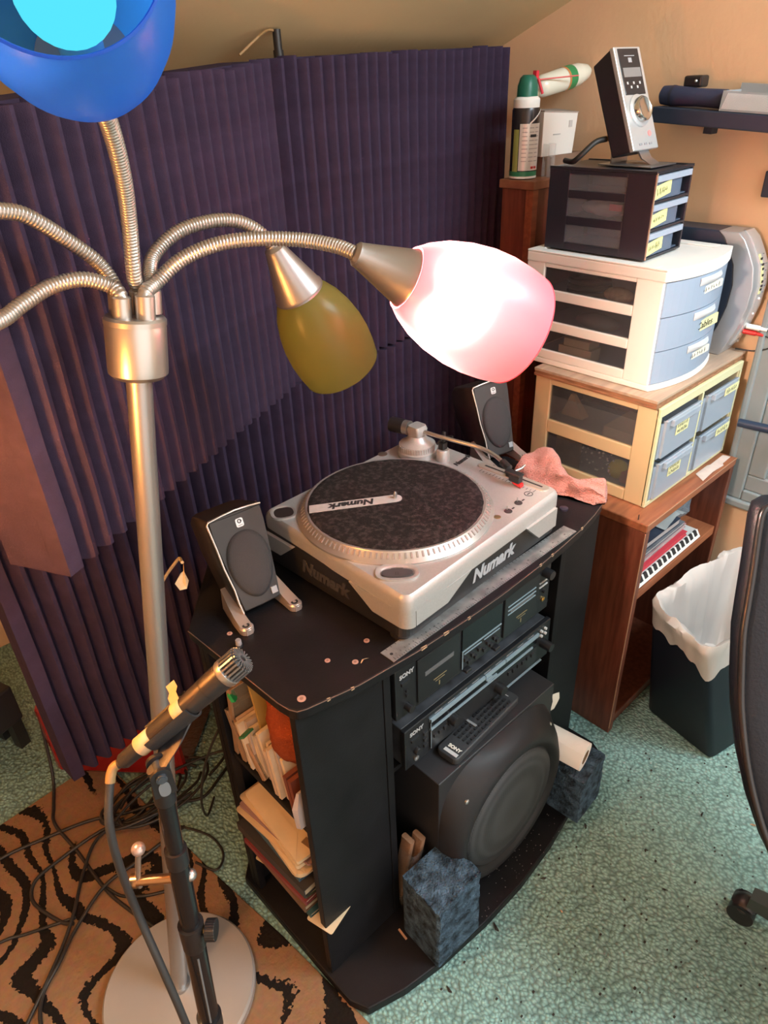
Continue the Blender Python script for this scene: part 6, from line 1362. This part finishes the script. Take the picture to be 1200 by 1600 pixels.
levels = [(0.72, 0.0, 0.045, 'h'), (0.82, 0.0, 0.050, 'h2'), (0.92, 0.0, 0.050, 'h3'), (1.0, 0.425, 0.040, ''), (1.0, 0.437, 0.018, ''), (1.0, 0.430, -0.06, ''), (0.93, 0.395, -0.11, ''), (0.8, 0.33, -0.15, ''), (0.62, 0.25, -0.19, ''), (0.45, 0.17, -0.20, ''), (0.40, 0.15, -0.55, ''), (0.40, 0.148, -0.97, '')]
rings = []
for q, (t, z, ins, tg) in enumerate(levels):
    rg_ = ringq(t, z, ins, NR); out = []
    for j, p_ in enumerate(rg_):
        th = 2*math.pi*j/NR
        drape = 0.065+0.032*noise.noise(Vector((math.cos(th)*2.0, math.sin(th)*2.0, 3)))+0.020*noise.noise(Vector((math.cos(th)*6, math.sin(th)*6, 1)))
        # the hem hangs lower at the corner that faces the room
        cd_ = (Vector((p_.x, p_.y))-Vector((-0.20, -0.045))).length
        drape += 0.035*math.exp(-(cd_/0.08)**2)
        v = p_.copy()
        if tg: v.z = 0.430-drape*{'h': 1.0, 'h2': 0.62, 'h3': 0.30}[tg]
        wr = noise.noise_vector(Vector((p_.x*20, p_.y*20, q*0.9)))*0.011+noise.noise_vector(Vector((p_.x*70, p_.y*70, q*1.5+5)))*0.003
        wr.z *= 1.2
        v += wr
        out.append(v)
    rings.append(out)
# outer skirt follows the wall of the bin
cache = {}
def wall_ring(t):
    k = round(t, 2)
    if k not in cache: cache[k] = ringq(k, 0, 0.035, NR)
    return cache[k]
for q in range(3):
    for j in range(NR):
        v = rings[q][j]; w = wall_ring(min(1.0, max(0.5, v.z/0.425)))[j]
        wob = 1+0.02*noise.noise(Vector((j*0.35, q*1.3, 2)))
        v.x, v.y = w.x*wob+noise.noise(Vector((j*0.21, q, 7)))*0.004, min(w.y*wob, 0.147)
for q in range(3, 6):
    for j in range(NR):
        v = rings[q][j]; lift = max(0, (v.x*0.35+v.y*0.9-0.02))
        v.z += 0.16*lift; v.y = min(v.y, 0.146)
part('liner_film', MB().loft([[tuple(v) for v in r_] for r_ in rings], cap=False), frosted('bin_liner_film', (0.84, 0.80, 0.77), (0.80, 0.75, 0.72), 0.35, 0.22), ln, smooth=60)

# ------------------------------------------------------------------ office chair at the right edge
ch = thing('office_chair', 'black leather office chair cut off by the right edge', 'chair', (-0.20, -0.86, 0))
lea = mat('black_leather', (0.006, 0.009, 0.015), 0.45, spec=0.35, bump=0.10, bscale=220)
O2 = Vector((-0.20, -0.86, 0))
ed = [((-0.509, -0.558, 0.517), 0.5), ((-0.513, -0.534, 0.535), 0.8), ((-0.507, -0.503, 0.567), 1), ((-0.493, -0.468, 0.61), 1), ((-0.47, -0.432, 0.66), 1), ((-0.442, -0.4, 0.712), 1), ((-0.419, -0.38, 0.749), 1), ((-0.386, -0.353, 0.817), 1), ((-0.361, -0.34, 0.859), 1), ((-0.339, -0.329, 0.897), 1), ((-0.317, -0.317, 0.935), 1), ((-0.3, -0.308, 0.964), 1), ((-0.287, -0.304, 0.982), 0.85), ((-0.272, -0.309, 0.99), 0.5)]
dirv = Vector((0.727, -0.685, 0)); nrm = Vector((0.60, 0.66, 0))
rings = []
for k, (p_, s) in enumerate(ed):
    p_ = Vector(p_)-O2; r = []
    th = 0.034*s; wv = 0.46
    for i in range(28):
        a_ = 2*math.pi*i/28; c_, s_ = math.cos(a_), math.sin(a_)
        x = wv/2+math.copysign(abs(c_)**0.35, c_)*wv/2; y = math.copysign(abs(s_)**0.6, s_)*th
        bulge = 0.03*math.sin(math.pi*min(1, x/wv))
        r.append(tuple(p_+dirv*x+nrm*(y+0.034-bulge)))
    rings.append(r)
part('backrest', MB().loft(rings), lea, ch, smooth=60)
pip = [Vector(p_)-O2+nrm*0.008+dirv*0.006 for p_, s in ed]
part('backrest_piping', MB().tube(spline(pip, 4), 0.006, 8), mat('glossy_piping', (0.012, 0.012, 0.014), 0.3), ch, smooth=60)
part('seat', MB().loft([[(x*1.0, y, z) for x, y in rrect(0.50*k, 0.48*k, 0.09, 5, -0.0, -0.04)] for z, k in ((0.42, 0.92), (0.44, 1.0), (0.50, 1.0), (0.525, 0.94))], xf=Matrix.Rotation(R(-43), 4, 'Z')), lea, ch, smooth=50)
part('back_support', MB().loft([[(x, y+0.22, 0.43) for x, y in rrect(0.07, 0.02, 0.006)], [(x, y+0.30, 0.47) for x, y in rrect(0.07, 0.02, 0.006)], [(x, y+0.31, 0.62) for x, y in rrect(0.07, 0.02, 0.006)]], xf=Matrix.Rotation(R(-10), 4, 'Z')), M['black_satin'], ch, smooth=40)
part('gas_column', MB().cyl((0, 0, 0.10), (0, 0, 0.42), 0.027, n=24), M['black_satin'], ch, smooth=40)
grn = mat('grey_green_leg', (0.055, 0.075, 0.072), 0.35, 0.3)
for k in range(5):
    a_ = R(95+72*k); d_ = Vector((math.cos(a_), math.sin(a_), 0)); n_ = Vector((-d_.y, d_.x, 0))
    part('base_leg', MB().loft([[tuple(d_*t+n_*w*x+Vector((0, 0, z+h_*y))) for x, y in ((-1, 0), (-0.8, 1), (0.8, 1), (1, 0))] for t, w, z, h_ in ((0.02, 0.032, 0.075, 0.055), (0.17, 0.028, 0.075, 0.045), (0.31, 0.024, 0.068, 0.036), (0.385, 0.020, 0.062, 0.026))]), grn, ch, smooth=40)
    c_ = d_*0.39
    cs = part('caster', MB().cyl(tuple(c_+n_*0.006+Vector((0, 0, 0.027))), tuple(c_+n_*0.024+Vector((0, 0, 0.027))), 0.027, n=24).cyl(tuple(c_-n_*0.006+Vector((0, 0, 0.027))), tuple(c_-n_*0.024+Vector((0, 0, 0.027))), 0.027, n=24), M['black_plastic'], ch, smooth=40)
    part('caster_hood', MB().lathe([(0.022, 0.030), (0.026, 0.045), (0.018, 0.058), (0.006, 0.064)], 20, Matrix.Translation(c_)), M['black_plastic'], cs, smooth=40)
    part('leg_cap', MB().lathe([(0.010, 0), (0.010, 0.002), (0.005, 0.003)], 16, frame(d_*0.372+Vector((0, 0, 0.086)), (0, 0, 1))), M['print'], cs)

# ------------------------------------------------------------------ crumbs and leaf bits
lf = [mat('dry_leaf', (0.03, 0.025, 0.02), 0.8), mat('tan_crumb', (0.55, 0.36, 0.22), 0.8)]
def leaf(label, x, y, r, k, sz=1.0, z=0.0):
    h_ = lambda a_, b_: noise.noise(Vector((a_, b_, k)))*0.3*r
    o = solo('leaf_bit', MB().loft([[(-r, h_(1, 2), 0.002), (-r*0.3, r*0.4, 0.001), (r, h_(3, 1), 0.003)], [(-r*0.8, -r*0.3, 0.001), (0, -r*0.2, 0.005), (r*1.1, -r*0.35, 0.0015)]], cap=False, closed=False).box(-r*0.3, r*0.4, -r*0.3, r*0.1, 0, 0.002), lf[k % 2 if k > 90 else 0], label, 'leaf')
    o.location = (x, y, z); o.rotation_euler = (0, 0, k*1.3); return o
leaf('largest dark leaf bit on the carpet beside the left foam block', -0.636, -0.118, 0.0105, 1)
leaf('dark leaf bit on the carpet halfway along the stand base', -0.472, -0.125, 0.007, 2)
leaf('dark leaf bit on the carpet right of the stand base under the paper roll', -0.290, -0.118, 0.008, 3)
leaf('small dark bit on the open carpet left of the chair caster', -0.300, -0.330, 0.006, 4)
leaf('dark bit on the carpet below the waste bin', -0.060, -0.300, 0.007, 5)
leaf('dark speck at the lower edge of the carpet near the rug', -0.800, -0.130, 0.008, 6)
o = leaf('tan crumb on the carpet near the right edge below the bin', 0.000, -0.400, 0.0075, 91)
o = leaf('small tan crumb on the carpet in front of the stand base', -0.506, -0.197, 0.004, 93)
r4 = random.Random(8); sp = MB()
for q in range(170):
    x, y = r4.uniform(-0.85, 0.35), r4.uniform(-0.62, -0.10)
    s = r4.uniform(0.0008, 0.0022)
    sp.box(x-s, x+s*1.5, y-s, y+s, 0.0, s)
o = solo('carpet_crumbs', sp, lf[0], 'tiny dark crumbs scattered over the green carpet', 'crumbs'); o['kind'] = 'stuff'
sp = MB()
for q in range(60):
    x, y = CX+r4.uniform(0.3, 0.62), CY-0.125+r4.uniform(-0.02, 0.04); s = r4.uniform(0.0003, 0.0009)
    sp.box(x-s, x+s*1.5, y-s, y+s, 0.0303, 0.0303+s)
o = solo('shelf_dust', sp, mat('pale_dust', (0.20, 0.19, 0.18), 0.9), 'pale dust specks on the stand base in front of the subwoofer', 'dust'); o['kind'] = 'stuff'
